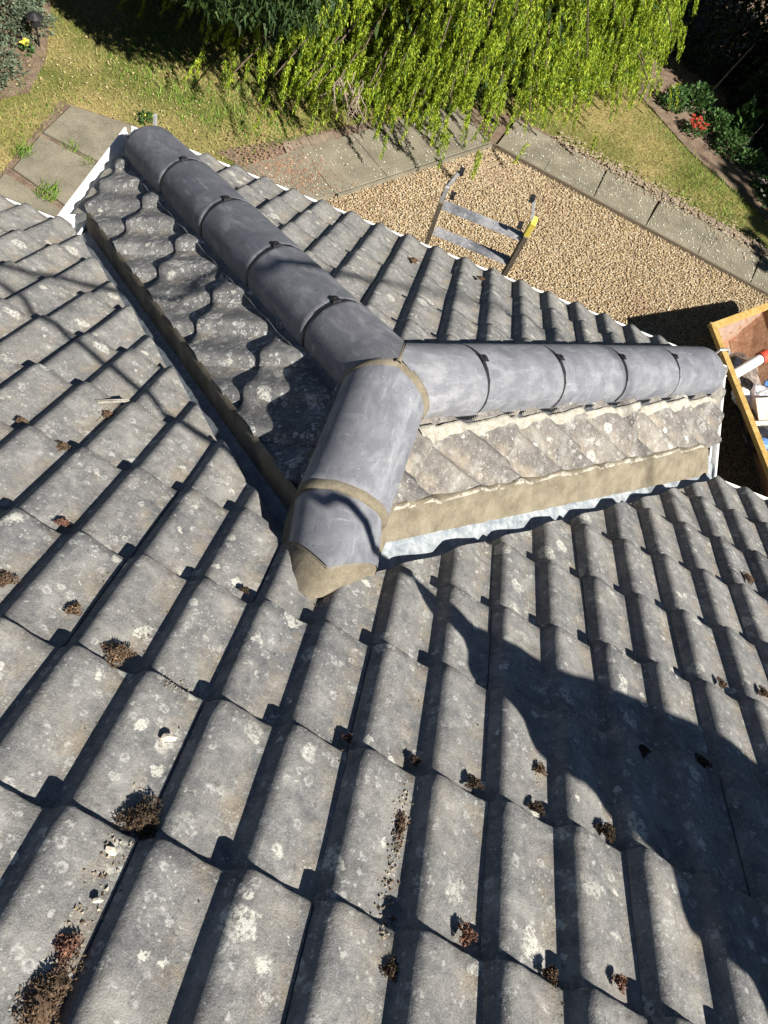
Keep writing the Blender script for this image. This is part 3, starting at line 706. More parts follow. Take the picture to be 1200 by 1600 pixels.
# wet mortar joints between the caps: slightly proud bands
def band(c, d, r, h_, wdt, name='mortar_joint', a0=-8, a1=188, planes=None, mat='mortar'):
    A = cap_matrix(c, d); m = MB(); P = []
    for x_, dr in ((-wdt / 2 - .004, -.012), (-wdt / 2, .0), (-wdt / 4, .004), (wdt / 4, .004), (wdt / 2, .0), (wdt / 2 + .004, -.012)):
        row = []
        for k in range(41):
            a = math.radians(a0 + (a1 - a0) * k / 40); e = .0018 * nz(x_ * 90, a * 4, c[1], 1)
            row.append((x_ + .004 * nz(a * 3, c[0], 5, 1) , (r + dr + e) * math.cos(a), (h_ + dr + e) * math.sin(a)))
        P.append(row)
    m.grid(P); me = bpy.data.meshes.new(name); me.from_pydata(m.v, [], m.f); me.update()
    if planes:
        bm = bmesh.new(); bm.from_mesh(me); Ai = A.inverted()
        for q, n_ in planes:
            bmesh.ops.bisect_plane(bm, geom=bm.verts[:] + bm.edges[:] + bm.faces[:], plane_co=Ai @ Vector(q), plane_no=(Ai.to_3x3() @ Vector(n_)).normalized(), clear_outer=True)
        bm.to_mesh(me); bm.free()
    o = obj(name, me, M[mat], None, True); hp(o); o.matrix_basis = A; return o
band((RX - .015, .932, -.436), (0, -1, 0), .125, .110, .030)
# joint faces: arcs along the two mitre planes
def mitre_arc(s1):
    m = MB(); P = []
    nrm = Vector((s1 * .38, -.925, 0)); along = Vector((.925, s1 * .38, 0))
    c0 = Vector((APEX.x, RY - .002, -.432))
    for w_, dr in ((-.024, -.010), (-.019, 0), (-.006, .003), (.006, .003), (.016, 0), (.020, -.010)):
        row = []
        for k in range(31):
            a = math.radians(-10 + 102 * k / 30); rr = .1275 + dr + .0015 * nz(a * 5, w_ * 80, s1, 1)
            lx = (rr / .925) * math.cos(a); row.append(c0 + along * (-s1 * lx) + nrm * w_ + Vector((0, 0, (.1115 + dr) * math.sin(a))))
        P.append(row)
    m.grid(P); hp(m.build('mortar_joint', M['mortar'], smooth=True))
mitre_arc(1); mitre_arc(-1)
# (the short seam between the two hip caps)
P = []
for w_, dr in ((-.010, -.012), (-.007, -.003), (.0, -.001), (.007, -.003), (.010, -.012)):
    row = []
    for k in range(25):
        a = math.radians(92 - 70 * k / 24); q = .1255 + dr
        # intersection of the hip cap cylinder with x = apex plane: plan distance y from axis grows as 1/cos45
        row.append(Vector((APEX.x + w_, RY + q * math.cos(a) * 1.414, -.425 + (.118 + dr) * math.sin(a) - .4165 * q * math.cos(a))))
    P.append(row)
m = MB(); m.grid(P); hp(m.build('mortar_joint', M['mortar'], smooth=True))
# mortar bed under ridge C and its rounded end
m = MB(); P = []
foot = [(.150, 1.10), (.148, .97), (.152, .87), (.165, .79), (.192, .735), (.222, .682), (.256, .645), (.29, .631), (.318, .652), (.35, .70), (.395, .755), (.425, .82), (.432, .92), (.436, 1.10)]
# foot given in (x, y) plan; top ring follows the underside rim of the caps
ct = Vector((RX - .012, 0, 0)); top = []
for i, (fx, fy) in enumerate(foot):
    if fy > .84 or i < 3 or i > 10: tx = ct.x + (-.108 if fx < ct.x else .108); top.append(Vector((tx, fy, -.440)))
    else:
        a = math.pi * (1 - (i - 3) / 7); tx = ct.x + .02 + .100 * math.cos(a); top.append(Vector((tx, .80 - .055 * math.sin(a) ** 1.5, -.440 + .088 * math.sin(a))))
rows = [[], [], [], [], []]
for (fx, fy), t_ in zip(foot, top):
    fz = -T_ * fy - .004; wing = zl(fx) if fx < RX else zr(fx); fz = max(fz, wing - .01 if fy > .9 else fz) if fy > .9 else fz
    for k in range(5):
        q = k / 4; p = Vector((fx, fy, fz)).lerp(t_, q); bul = (.012 if fy < .8 else .003) * math.sin(math.pi * q)
        dirv = Vector((p.x - ct.x, p.y - .9, 0)).normalized(); p += dirv * bul
        p += Vector((nz(p.x, p.y, p.z, 30), nz(p.y, p.z, p.x, 30), 0)) * .003; rows[k].append(p)
m.grid(rows); hp(m.build('mortar_bed', M['mortar'], smooth=True))
# ventilated strip and old mortar under the hip caps
def under(side):
    m = MB(); e = Vector((-r2, -r2, 0)) if side == 'A' else Vector((r2, -r2, 0))     # outward, wing-slope side
    for sg, e_ in ((1, e), (-1, -e)):
        P = []
        for q, dz in ((.085, -.004), (.118, -.016), (.132, -.030), (.150, -.030)):
            P.append([plan(side, v_, 0) + e_ * q + Vector((0, 0, dz + .002 * nz(v_ * 60, q * 9, sg, 1) + .003 * math.sin(v_ * 42))) for v_ in np.linspace(.06 if sg > 0 else .2, 1.99, 160)])
        m.grid(P)
    hp(m.build('ridge_strip', M['comb'], smooth=True))
    if side == 'B':
        m = MB()
        for i in range(206):
            v_ = .12 + i * .009; p = plan('B', v_) + e * .128 + Vector((0, 0, -.018)); m.beam(p, p + Vector((0, 0, -.022)) + e * .012, .0045, .003, (1, 0, 0))
        o = hp(m.build('comb_filler', M['black'])); o['kind'] = 'stuff'
        m = MB(); P = []
        vv = np.linspace(.02, 1.97, 150)
        for q, dz in ((.146, -.004), (.149, .008), (.158, .008), (.168, .004), (.178, -.008)):
            row = []
            for v_ in vv:
                qq = q + (.026 * nz(v_ * 6, 1.7, 2, 1) + .012 * nz(v_ * 24, 0, 4, 1) + .016 * max(0, 1 - v_)) * max(0, (q - .149) / .04)
                p = plan('B', v_) + e * qq; p.z = zr(p.x) + surf_r(p.x, p.y) + dz + .003 * nz(v_ * 40, q * 50, 1, 1); row.append(p)
            P.append(row)
        m.grid(P); hp(m.build('pale_mortar_bed', M['old_mortar'], smooth=True))
under('A'); under('B')

# -- gutters, fascia, walls
def gutter(a, b, r=.055, name='gutter', mat='white'):
    a, b = Vector(a), Vector(b); d = (b - a).normalized(); sd = d.cross(Vector((0, 0, 1))).normalized(); m = MB()
    for rr, flip in ((r, False), (r - .004, True)):
        P = [[p + sd * rr * math.cos(math.pi * k / 12) - Vector((0, 0, rr * math.sin(math.pi * k / 12))) for k in range(13)] for p in (a, b)]
        m.grid(P[::-1] if flip else P)
    for s_ in (1, -1): m.beam(a + sd * s_ * (r - .002), b + sd * s_ * (r - .002), .009, .006)
    return hp(m.build(name, M[mat], smooth=True, sharp=.6))
def fascia(a, b, h_=.12): m = MB(); m.beam(a, b, .018, h_); return hp(m.build('fascia_board', M['white']))
zE = -1.31
gutter((-6, 2.245, zE - .060), (-1.36, 2.245, zE - .060), .040); gutter((1.93, 2.245, zE - .060), (6.5, 2.245, zE - .060), .040)
gutter((-1.285, 2.20, zE - .045), (-1.285, 2.96, zE - .045), .062); gutter((1.872, 2.28, zE - .055), (1.872, 2.99, zE - .055), .020)
gutter((-1.33, 2.962, zE - .056), (1.90, 2.962, zE - .056), .034)
fascia((-6, 2.20, zE - .13), (-1.2, 2.20, zE - .13)); fascia((1.82, 2.20, zE - .13), (6.5, 2.20, zE - .13))
fascia((-1.215, 2.2, zE - .13), (-1.215, 2.90, zE - .13)); fascia((1.79, 2.2, zE - .20), (1.79, 2.90, zE - .20)); fascia((-1.2, 2.915, zE - .13), (1.82, 2.915, zE - .13))
m = MB(); m.box((.25, -.9, (ZG - 1.35) / 2 + .0), (12., 5.7, abs(ZG + 1.45))); hp(m.build('wall', M['wall']))
m = MB(); m.box((.31, 2.2, (ZG - 1.42) / 2), (2.6, 1.1, abs(ZG + 1.42))); hp(m.build('wall', M['wall']))
# small lead slate at the left hip end, valley outlet patch, gutter bracket standing up past the corner
m = MB(); m.beam((-1.235, 3.045, -1.42), (-1.235, 3.06, -1.30), .022, .012, (1, 0, 0)); hp(m.build('gutter_bracket', M['alloy']))
m = MB(); P = [[(x_ + .01 * nz(x_, y_, 1, 20), y_, zl(x_) - .012 + .006 * nz(x_, y_, 2, 25)) for y_ in np.linspace(2.33, 2.98, 24)] for x_ in np.linspace(-1.30, -1.19, 6)]
m.grid(P); hp(m.build('pale_mortar_bed', M['old_mortar'], smooth=True))

# ------------------------------------------------------------------ moss, stones and crumbs on the tiles
def moss_clump(x_, s_, r_, hgt, mat, label, grp, seed, stretch=1.0, rot=0., hip=False, nb=260):
    q = np.random.default_rng(seed); nb = int(900 * (r_ / .03) ** 1.3) + 120
    V, F = [], []
    base = Vector((x_, s_ * 0, 0)); ca, sa = math.cos(rot), math.sin(rot)
    for i in range(nb):
        a = q.uniform(0, 6.28); rr = r_ * math.sqrt(q.uniform(0, 1)) * (1 + .35 * math.sin(3 * a + seed)); lx, ly = rr * math.cos(a), rr * math.sin(a) * stretch
        px, ps = lx * ca - ly * sa, lx * sa + ly * ca
        dome = hgt * max(.1, 1 - (rr / r_) ** 2); pz = dome * q.uniform(.15, 1)
        L = q.uniform(.0025, .0065); d1 = q.normal(0, 1, 3); d1[2] = abs(d1[2]) * .8; d1 /= np.linalg.norm(d1); d2 = q.normal(0, 1, 3); d2 /= np.linalg.norm(d2)
        p = np.array([px, ps, pz]); k = len(V); V += [p - d2 * L * .35, p + d2 * L * .35, p + d1 * L]; F.append((k, k + 1, k + 2))
    # a lumpy core
    k = len(V); nr = 8; V.append(np.array([0, 0, hgt * .75]))
    for ri, f in enumerate((.5, .9)):
        for j in range(nr):
            a = 6.283 * j / nr; rr = r_ * f * (1 + .35 * math.sin(3 * a + seed)) * .8; lx, ly = rr * math.cos(a), rr * math.sin(a) * stretch
            V.append(np.array([lx * ca - ly * sa, lx * sa + ly * ca, hgt * (.6 if ri == 0 else -.2)]))
    for j in range(nr):
        F.append((k, k + 1 + j, k + 1 + (j + 1) % nr)); F.append((k + 1 + j, k + 1 + nr + j, k + 1 + nr + (j + 1) % nr)); F.append((k + 1 + j, k + 1 + nr + (j + 1) % nr, k + 1 + (j + 1) % nr))
    o = mesh_obj('moss_clump', V, F, mat, label=label, category='moss', group=grp)
    A = Matrix(((1, 0, 0), (0, C_, S_), (0, -S_, C_))).to_4x4()
    zoff = prof(x_ % .15) - TILE_T * .15
    if hip: A.translation = Vector((x_, s_, zh(s_) - .008 + zoff * .8))
    else: A.translation = main_pt(x_, s_, zoff)
    o.matrix_world = A; return o
GM = 'moss clumps grown in the tile channels'
MO = [(-.031, .357, .032, 'moss', 'large brown moss clump of the roof, between two tile rolls in the lit left part', 1.0),
 (-.461, .971, .020, 'moss', 'brown moss clump in the fourth tile row left of the valley', 1.2),
 (-.601, 1.024, .015, 'moss', 'small brown moss patch at the left picture edge beside the valley tiles', .9),
 (-.159, .435, .016, 'moss', 'flat wedge of brown moss lying on a tile face above the largest clump', 1.3),
 (.154, .044, .038, 'moss_dark', 'dark crusty moss clump with a green top filling a channel near the lower left', 1.1),
 (.144, -.25, .034, 'moss', 'long dry moss mat at the bottom left picture corner', 2.0),
 (.137, -.178, .018, 'moss_red', 'round brown moss tuft just above the long mat at the bottom left', 1.3),
 (-.315, .445, .024, 'moss', 'brown moss clump cut by the left picture edge at mid height', 1.2),
 (.731, .036, .018, 'moss_red', 'reddish upright moss tuft at a tile nose in the bottom middle', 1.1),
 (.732, .356, .020, 'moss_dark', 'dark moss clump in the channel left of the big soft shadow', .9),
 (.886, .459, .014, 'moss', 'yellowish moss tuft at the edge of the big soft shadow, upper of two', 1.2),
 (.871, .348, .018, 'moss_dark', 'dark moss clump just below the yellowish tuft at the shadow edge', 1.),
 (1.029, .354, .022, 'moss_dark', 'brown moss clump half inside the big soft shadow', 1.),
 (.604, .364, .012, 'moss_dark', 'small dark moss lump at a tile nose in the roof centre', 1.),
 (1.762, 1.716, .022, 'moss', 'moss clump near the right picture edge below the wing roof', 1.8),
 (1.464, 1.013, .016, 'moss', 'pale moss clump with a green sprig on the right of the roof', 1.4),
 (1.602, 1.036, .022, 'moss', 'broad pale moss clump at the right picture edge', 1.2),
 (.608, -.059, .014, 'moss_dark', 'small black moss lump beside the large white lichen bloom', 1.4),
 (.458, .359, .010, 'moss_red', 'tiny red moss tuft beside a dark tile notch in the middle', 1.),
 (-.446, 1.215, .016, 'moss', 'moss patch beside the slipped tile sliver near the left valley', 1.3),
 (1.149, .621, .020, 'moss_dark', 'moss clump deep in the big soft shadow, left one of two', 1.),
 (1.319, .664, .022, 'moss_dark', 'moss clump deep in the big soft shadow, right one of two', 1.),
 (-.31, .683, .018, 'moss_red', 'thin red brown moss patch left of the mortar end', .8),
 (.137, .681, .012, 'moss_dark', 'black moss lump in the channel just left of the mortar end', 1.),
 (.883, .017, .016, 'moss_dark', 'dark moss lump under a tile nose at the bottom right centre', 1.),
 (1.01, .041, .014, 'moss_red', 'brown moss tuft below the cream lichen blooms', 1.2),
 (.593, .20, .011, 'moss', 'crumbly moss streak along the tile edge in the bottom middle', 3.5)]
for i, (x_, s_, r_, mt, lb, stch) in enumerate(MO):
    moss_clump(x_, s_ - .004, r_ * .88, r_ * .40, M[mt], lb, GM, 100 + i, stch)
moss_clump(.202, 2.586, .022, .012, M['moss'], 'moss clump on the hip end tiles next to the ladder foot', GM, 200, 1.6, hip=True)
moss_clump(.523, 2.739, .018, .010, M['moss'], 'moss clump on the hip end tiles right of the ladder', GM, 201, 1.4, hip=True)
def stone(x_, s_, r_, label, seed):
    q = random.Random(seed); bm = bmesh.new(); bmesh.ops.create_icosphere(bm, subdivisions=1, radius=r_)
    for v in bm.verts: v.co = Vector((v.co.x * 1.5, v.co.y * .9, v.co.z * .6)) * q.uniform(.7, 1.2)
    me = bpy.data.meshes.new('stone'); bm.to_mesh(me); bm.free(); o = obj('mortar_chip', me, M['crumb'], label=label, category='stone', group='loose chips on the tiles')
    o.matrix_world = Matrix.Translation(main_pt(x_, s_, prof(x_ % .15) + r_ * .35)) @ Matrix.Rotation(q.uniform(-.4, .4), 4, 'Z')
stone(.132, .204, .011, 'pale flat mortar chip lying alone on a tile face left of centre', 1); stone(.131, -.034, .008, 'small pale chip beside the dark crusty moss clump', 2); stone(.146, -.11, .006, 'tiny grey chip at the tile edge above the round moss tuft', 3)
# scattered crumbs in the channels
V, F = [], []
for i in range(700):
    c = rnd.choice([0, 0, 1, 2, 3, 4, 5, 6, 7, 8, -1, -2, -3, 9, 10, 11]); x_ = c * .15 + rnd.gauss(.004, .012); s_ = rnd.uniform(-.35, 2.4); y_ = s_ * C_
    if y_ > VL - x_ - .02 and y_ > VR + x_ - .02: continue
    if nz(x_, s_, 3, 3.5) < .02: continue
    r_ = rnd.uniform(.0008, .0026); js = s_ / G; fr = js - math.ceil(js); n0 = prof(x_ % .15) + TILE_T * fr + r_ * .5; p = main_pt(x_, s_, n0); k = len(V)
    V += [p + Vector((r_, 0, 0)), p + Vector((-r_ * .5, r_, 0)), p + Vector((-r_ * .5, -r_, 0)), p + Vector((0, 0, r_))]; F += [(k, k + 1, k + 3), (k + 1, k + 2, k + 3), (k + 2, k, k + 3)]
mesh_obj('roof_debris', V, F, M['moss'], kind='stuff')

V, F = [], []
for (cx, s0, s1, nn_, sp, rm) in ((.590, -.02, .30, 230, .010, .0050), (.140, -.30, .10, 260, .014, .0045), (.880, .34, .47, 90, .008, .004), (-.45, 1.16, 1.25, 60, .010, .004), (1.47, .98, 1.04, 50, .012, .004), (.10, .30, .36, 60, .02, .003)):
    for i in range(nn_):
        x_ = rnd.gauss(cx, sp); s_ = rnd.uniform(s0, s1); r_ = rm * rnd.uniform(.15, 1) ** 1.5; fr = s_ / G - math.ceil(s_ / G); p = main_pt(x_, s_, prof(x_ % .15) + TILE_T * fr + r_ * .2); k = len(V); a = rnd.uniform(0, 6)
        pts = [Vector((math.cos(a + j * 2.1) * r_ * rnd.uniform(.7, 1.4), math.sin(a + j * 2.1) * r_ * rnd.uniform(.7, 1.4), 0)) for j in range(3)]
        V += [p + q_ for q_ in pts] + [p + Vector((rnd.uniform(-.3, .3) * r_, rnd.uniform(-.3, .3) * r_, r_ * .9))]; F += [(k, k + 1, k + 3), (k + 1, k + 2, k + 3), (k + 2, k, k + 3)]
mesh_obj('mortar_crumbs', V, F, leaf_mat('mixed_crumbs', [(.08, .05, .03), (.22, .17, .12), (.36, .32, .25), (.14, .11, .06), (.30, .26, .20)], 0, .95), kind='stuff')
# broken sliver of a slipped tile lying in a channel left of the valley
m = MB(); a_, b_ = main_pt(-.50, 1.235, .012), main_pt(-.425, 1.30, .020); m.add([a_, a_ + Vector((.012, -.004, .004)), b_ + Vector((.004, -.004, 0)), b_, a_ + Vector((0, 0, -.010)), a_ + Vector((.012, -.004, -.006)), b_ + Vector((.004, -.004, -.01)), b_ + Vector((0, 0, -.01))], [(0, 1, 2, 3), (7, 6, 5, 4), (0, 4, 5, 1), (1, 5, 6, 2), (2, 6, 7, 3), (3, 7, 4, 0)])
m.build('tile_sliver', M['old_mortar'], label='thin pale broken tile sliver lying in a channel near the left valley', category='tile fragment')
# ------------------------------------------------------------------ ladder at the eave
lad = empty('ladder', (.44, 3.60, ZG), label='old grey ladder with flat rungs standing against the hip end gutter', category='ladder')
linv = Matrix.Translation((-.44, -3.60, -ZG))
def lpz(o): o.parent = lad; o.matrix_parent_inverse = linv; return o
ly = lambda z: 3.105 - .22 * (z + 1.34)
for sx, mt in ((.222, 'timber'), (.662, 'timber')):
    m = MB(); m.beam((sx, ly(ZG), ZG), (sx, ly(-1.11), -1.11), .070, .022, (1, 0, 0)); lpz(m.build('stile', M[mt]))
zr_ = -1.155
while zr_ > ZG + .15:
    m = MB(); y_ = ly(zr_); m.beam((.236, y_, zr_), (.648, y_, zr_), .058, .022, (0, .25, 1)); lpz(m.build('rung', M['rungs'])); zr_ -= .205
m = MB(); m.beam((.222, ly(-1.11), -1.115), (.226, 3.04, -1.02), .045, .018, (1, 0, 0)); m.beam((.228, 3.04, -1.02), (.252, 3.05, -.945), .020, .014, (1, 0, 0)); lpz(m.build('end_bracket', M['alloy']))
m = MB(); m.beam((.662, ly(-1.11), -1.12), (.664, 3.035, -1.02), .050, .026, (1, 0, 0)); lpz(m.build('end_bracket', M['yellowtape']))
m = MB(); m.beam((.655, 3.04, -1.03), (.622, 3.05, -.935), .020, .012, (1, 0, 0)); lpz(m.build('end_bracket', M['alloy']))
for p in ((.262, 3.055, -.94), (.61, 3.055, -.93), (.262, 3.03, -1.06), (.612, 3.03, -1.07)):
    m = MB(); m.box(p, (.022, .03, .026)); lpz(m.build('rubber_stop', M['black']))

# ------------------------------------------------------------------ skip and its load
P1 = Vector((2.865, 5.53, -3.3)); u1 = Vector((.59, .765, -.257)); u2 = Vector((.304, -.944, .127))
P2, P4 = P1 + u1 * 1.3, P1 + u2 * 2.5; P3 = P2 + u2 * 2.5; cen = (P1 + P3) / 2
skip = empty('skip', (cen.x, cen.y, ZG), label='yellow steel rubbish skip with scraped brown inside parked on the gravel', category='skip')
sinv = Matrix.Translation((-cen.x, -cen.y, -ZG))
def sp_(o): o.parent = skip; o.matrix_parent_inverse = sinv; return o
rim = [P1, P2, P3, P4]; flo = [P1 + u1 * .68 + u2 * .06, P2 - u1 * .5 + u2 * .06, P3 - u1 * .5 - u2 * .15, P4 + u1 * .75 - u2 * .15]; flo = [Vector((p.x, p.y, ZG + .05)) for p in flo]
for i in range(4):
    a, b_, c, d_ = rim[i], rim[(i + 1) % 4], flo[(i + 1) % 4], flo[i]; m = MB(); n_ = (b_ - a).cross(d_ - a).normalized() * .006; P = []
    for sg in (1, -1):
        P = [[a.lerp(b_, k / 8) .lerp(d_.lerp(c, k / 8), q / 3) + n_ * sg + n_ * (2.2 * nz(k * .9, q, i, 1) if sg == 1 else 2.2 * nz(k * .9, q, i, 1)) for k in range(9)] for q in range(4)]
        m.grid(P)
    sp_(m.build('side_plate', M['rust']))
m = MB(); m.add(flo, [(0, 1, 2, 3)]); sp_(m.build('floor_plate', M['rust']))
for i in range(4):
    m = MB(); m.beam(rim[i] - (rim[(i + 1) % 4] - rim[i]).normalized() * .03, rim[(i + 1) % 4] + (rim[(i + 1) % 4] - rim[i]).normalized() * .03, .055, .045); sp_(m.build('rim_rail', M['yellow']))
q0 = P1 + u2 * .34; m = MB(); m.tube([q0 + Vector((-.07, -.02, -.04)), q0 + Vector((-.05, 0, .03)), q0 + Vector((.02, .02, .05)), q0 + Vector((.05, .03, -.01))], .012, 8); sp_(m.build('lifting_lug', M['alloy']))
m = MB(); a = P1 + u1 * .10 + Vector((0, 0, -.02)); b_ = P1 + u1 * 1.2 + Vector((0, 0, -.02)); dn = (flo[0] - P1) * .75
P = [[a.lerp(b_, k / 14) + dn * (q / 6) + (u2 * (.018 + .022 * nz(k * .8, q * .9, 7, 1))) for k in range(15)] for q in range(7)]
m.grid(P); o = m.build('plastic_sheet', M['film'], smooth=True, label='crumpled clear plastic sheet clinging to the far inside of the skip', category='plastic sheet')
fm = M['film'].node_tree; bs = fm.nodes['Principled BSDF']; bs.inputs['Alpha'].default_value = .30; bs.inputs['Roughness'].default_value = .15
m = MB(); P = []
for i in range(24):
    row = []
    for j in range(24):
        p = flo[0] + (flo[1] - flo[0]) * (i / 23) + (flo[3] - flo[0]) * (j / 23); p = cen + (Vector((p.x, p.y, 0)) - Vector((cen.x, cen.y, 0))) * 1.12; w0 = rim[0] + (rim[1] - rim[0]) * (i / 23) + (rim[3] - rim[0]) * (j / 23); p = w0.lerp(flo[0] + (flo[1] - flo[0]) * (i / 23) + (flo[3] - flo[0]) * (j / 23), .35); p.z = w0.z - .24 - .16 * max(0, 1 - j / 5) + .07 * nz(p.x, p.y, 2, 5) + .04 * nz(p.x, p.y, 5, 17); row.append(p)
    P.append(row)
m.grid(P); m.build('skip_rubble', M['rubble'], kind='stuff')
def tube_thing():
    t = empty('mortar_tube', (3.30, 5.32, -3.36), label='white plastic tube with a red end lying across the skip load', category='tube')
    iv = Matrix.Translation((-3.30, -5.32, 3.36)); m = MB(); m.tube([(3.17, 5.20, -3.46), (3.42, 5.50, -3.40)], .048, 16, False); o = m.build('tube_body', M['tube'], t, True); o.matrix_parent_inverse = iv
    m = MB(); m.tube([(3.41, 5.49, -3.402), (3.46, 5.55, -3.39)], .060, 16, False); m.tube([(3.46, 5.55, -3.39), (3.41, 5.49, -3.402)], .044, 16, False); o = m.build('red_collar', M['redcap'], t, True); o.matrix_parent_inverse = iv
tube_thing()
def bag(c, r_, mat, label, seed, name='plastic_bag', sq=(1, 1, .6), cat='bag'):
    bm = bmesh.new(); bmesh.ops.create_icosphere(bm, subdivisions=4, radius=1)
    for v in bm.verts:
        f = 1 + .28 * noise.noise(v.co * 1.7 + Vector((seed, 0, 0))) + .16 * noise.noise(v.co * 4.5 + Vector((0, seed, 0))) + .07 * abs(noise.noise(v.co * 11 + Vector((0, seed, 3))))
        v.co = Vector((v.co.x * sq[0], v.co.y * sq[1], v.co.z * sq[2])) * f * r_
    me = bpy.data.meshes.new(name); bm.to_mesh(me); bm.free(); o = obj(name, me, mat, None, True, label=label, category=cat); o.location = c; return o
bag((3.50, 5.02, -3.43), .16, M['bagwhite'], 'white plastic sack piled in the middle of the skip', 3)
bag((3.30, 5.02, -3.46), .09, M['bagwhite'], 'small crumpled white bag against the near skip side', 8)
bag((3.52, 4.62, -3.46), .15, M['bagblack'], 'shiny black rubbish bag low in the skip', 5)
bag((3.20, 5.36, -3.46), .085, M['bagblack'], 'small black bag with grey print in the far skip corner', 13)
bag((3.46, 4.50, -3.36), .07, M['blue'], 'pale blue crumpled wrapper on the black rubbish bag', 15, 'plastic_wrapper', (1.2, .8, .4), 'wrapper')
bag((3.60, 5.22, -3.40), .10, M['blue'], 'blue and white plastic wrapper tucked beside the tube', 17, 'plastic_wrapper', (1.4, .6, .4), 'wrapper')
m = MB(); R_ = Matrix.Rotation(.5, 3, 'Z') @ Matrix.Rotation(.35, 3, 'X'); m.box((3.52, 4.88, -3.33), (.34, .22, .012), R_); m.box((3.47, 4.73, -3.36), (.30, .05, .010), R_ @ Matrix.Rotation(.9, 3, 'X'))
m.build('cardboard_sheet', M['card'], label='cream cardboard piece lying flat on the skip load', category='cardboard')
m = MB(); m.box((3.33, 4.80, -3.40), (.26, .09, .010), Matrix.Rotation(-.9, 3, 'Z')); m.build('cardboard_sheet', M['card'], label='narrow torn cardboard strip beside the near skip side', category='cardboard')

# ------------------------------------------------------------------ planting
def quad_leaves(pts, dirs, L, W, q, cross=True):
    """narrow pointed leaves (diamonds) from numpy arrays: position, direction, length, width"""
    n = len(pts); rv = q.normal(0, 1, (n, 3)); sd = np.cross(dirs, rv); sd /= np.linalg.norm(sd, axis=1)[:, None] + 1e-9
    L = np.broadcast_to(L, (n,))[:, None]; W = np.broadcast_to(W, (n,))[:, None]
    def dia(s): return np.stack([pts, pts + dirs * L * .45 + s * W, pts + dirs * L, pts + dirs * L * .45 - s * W], 1)
    V = dia(sd)
    if cross:
        s2 = np.cross(dirs, sd); V = np.stack([V, dia(s2)], 1).reshape(-1, 4, 3)
    V = V.reshape(-1, 3); return V, np.arange(len(V)).reshape(-1, 4)

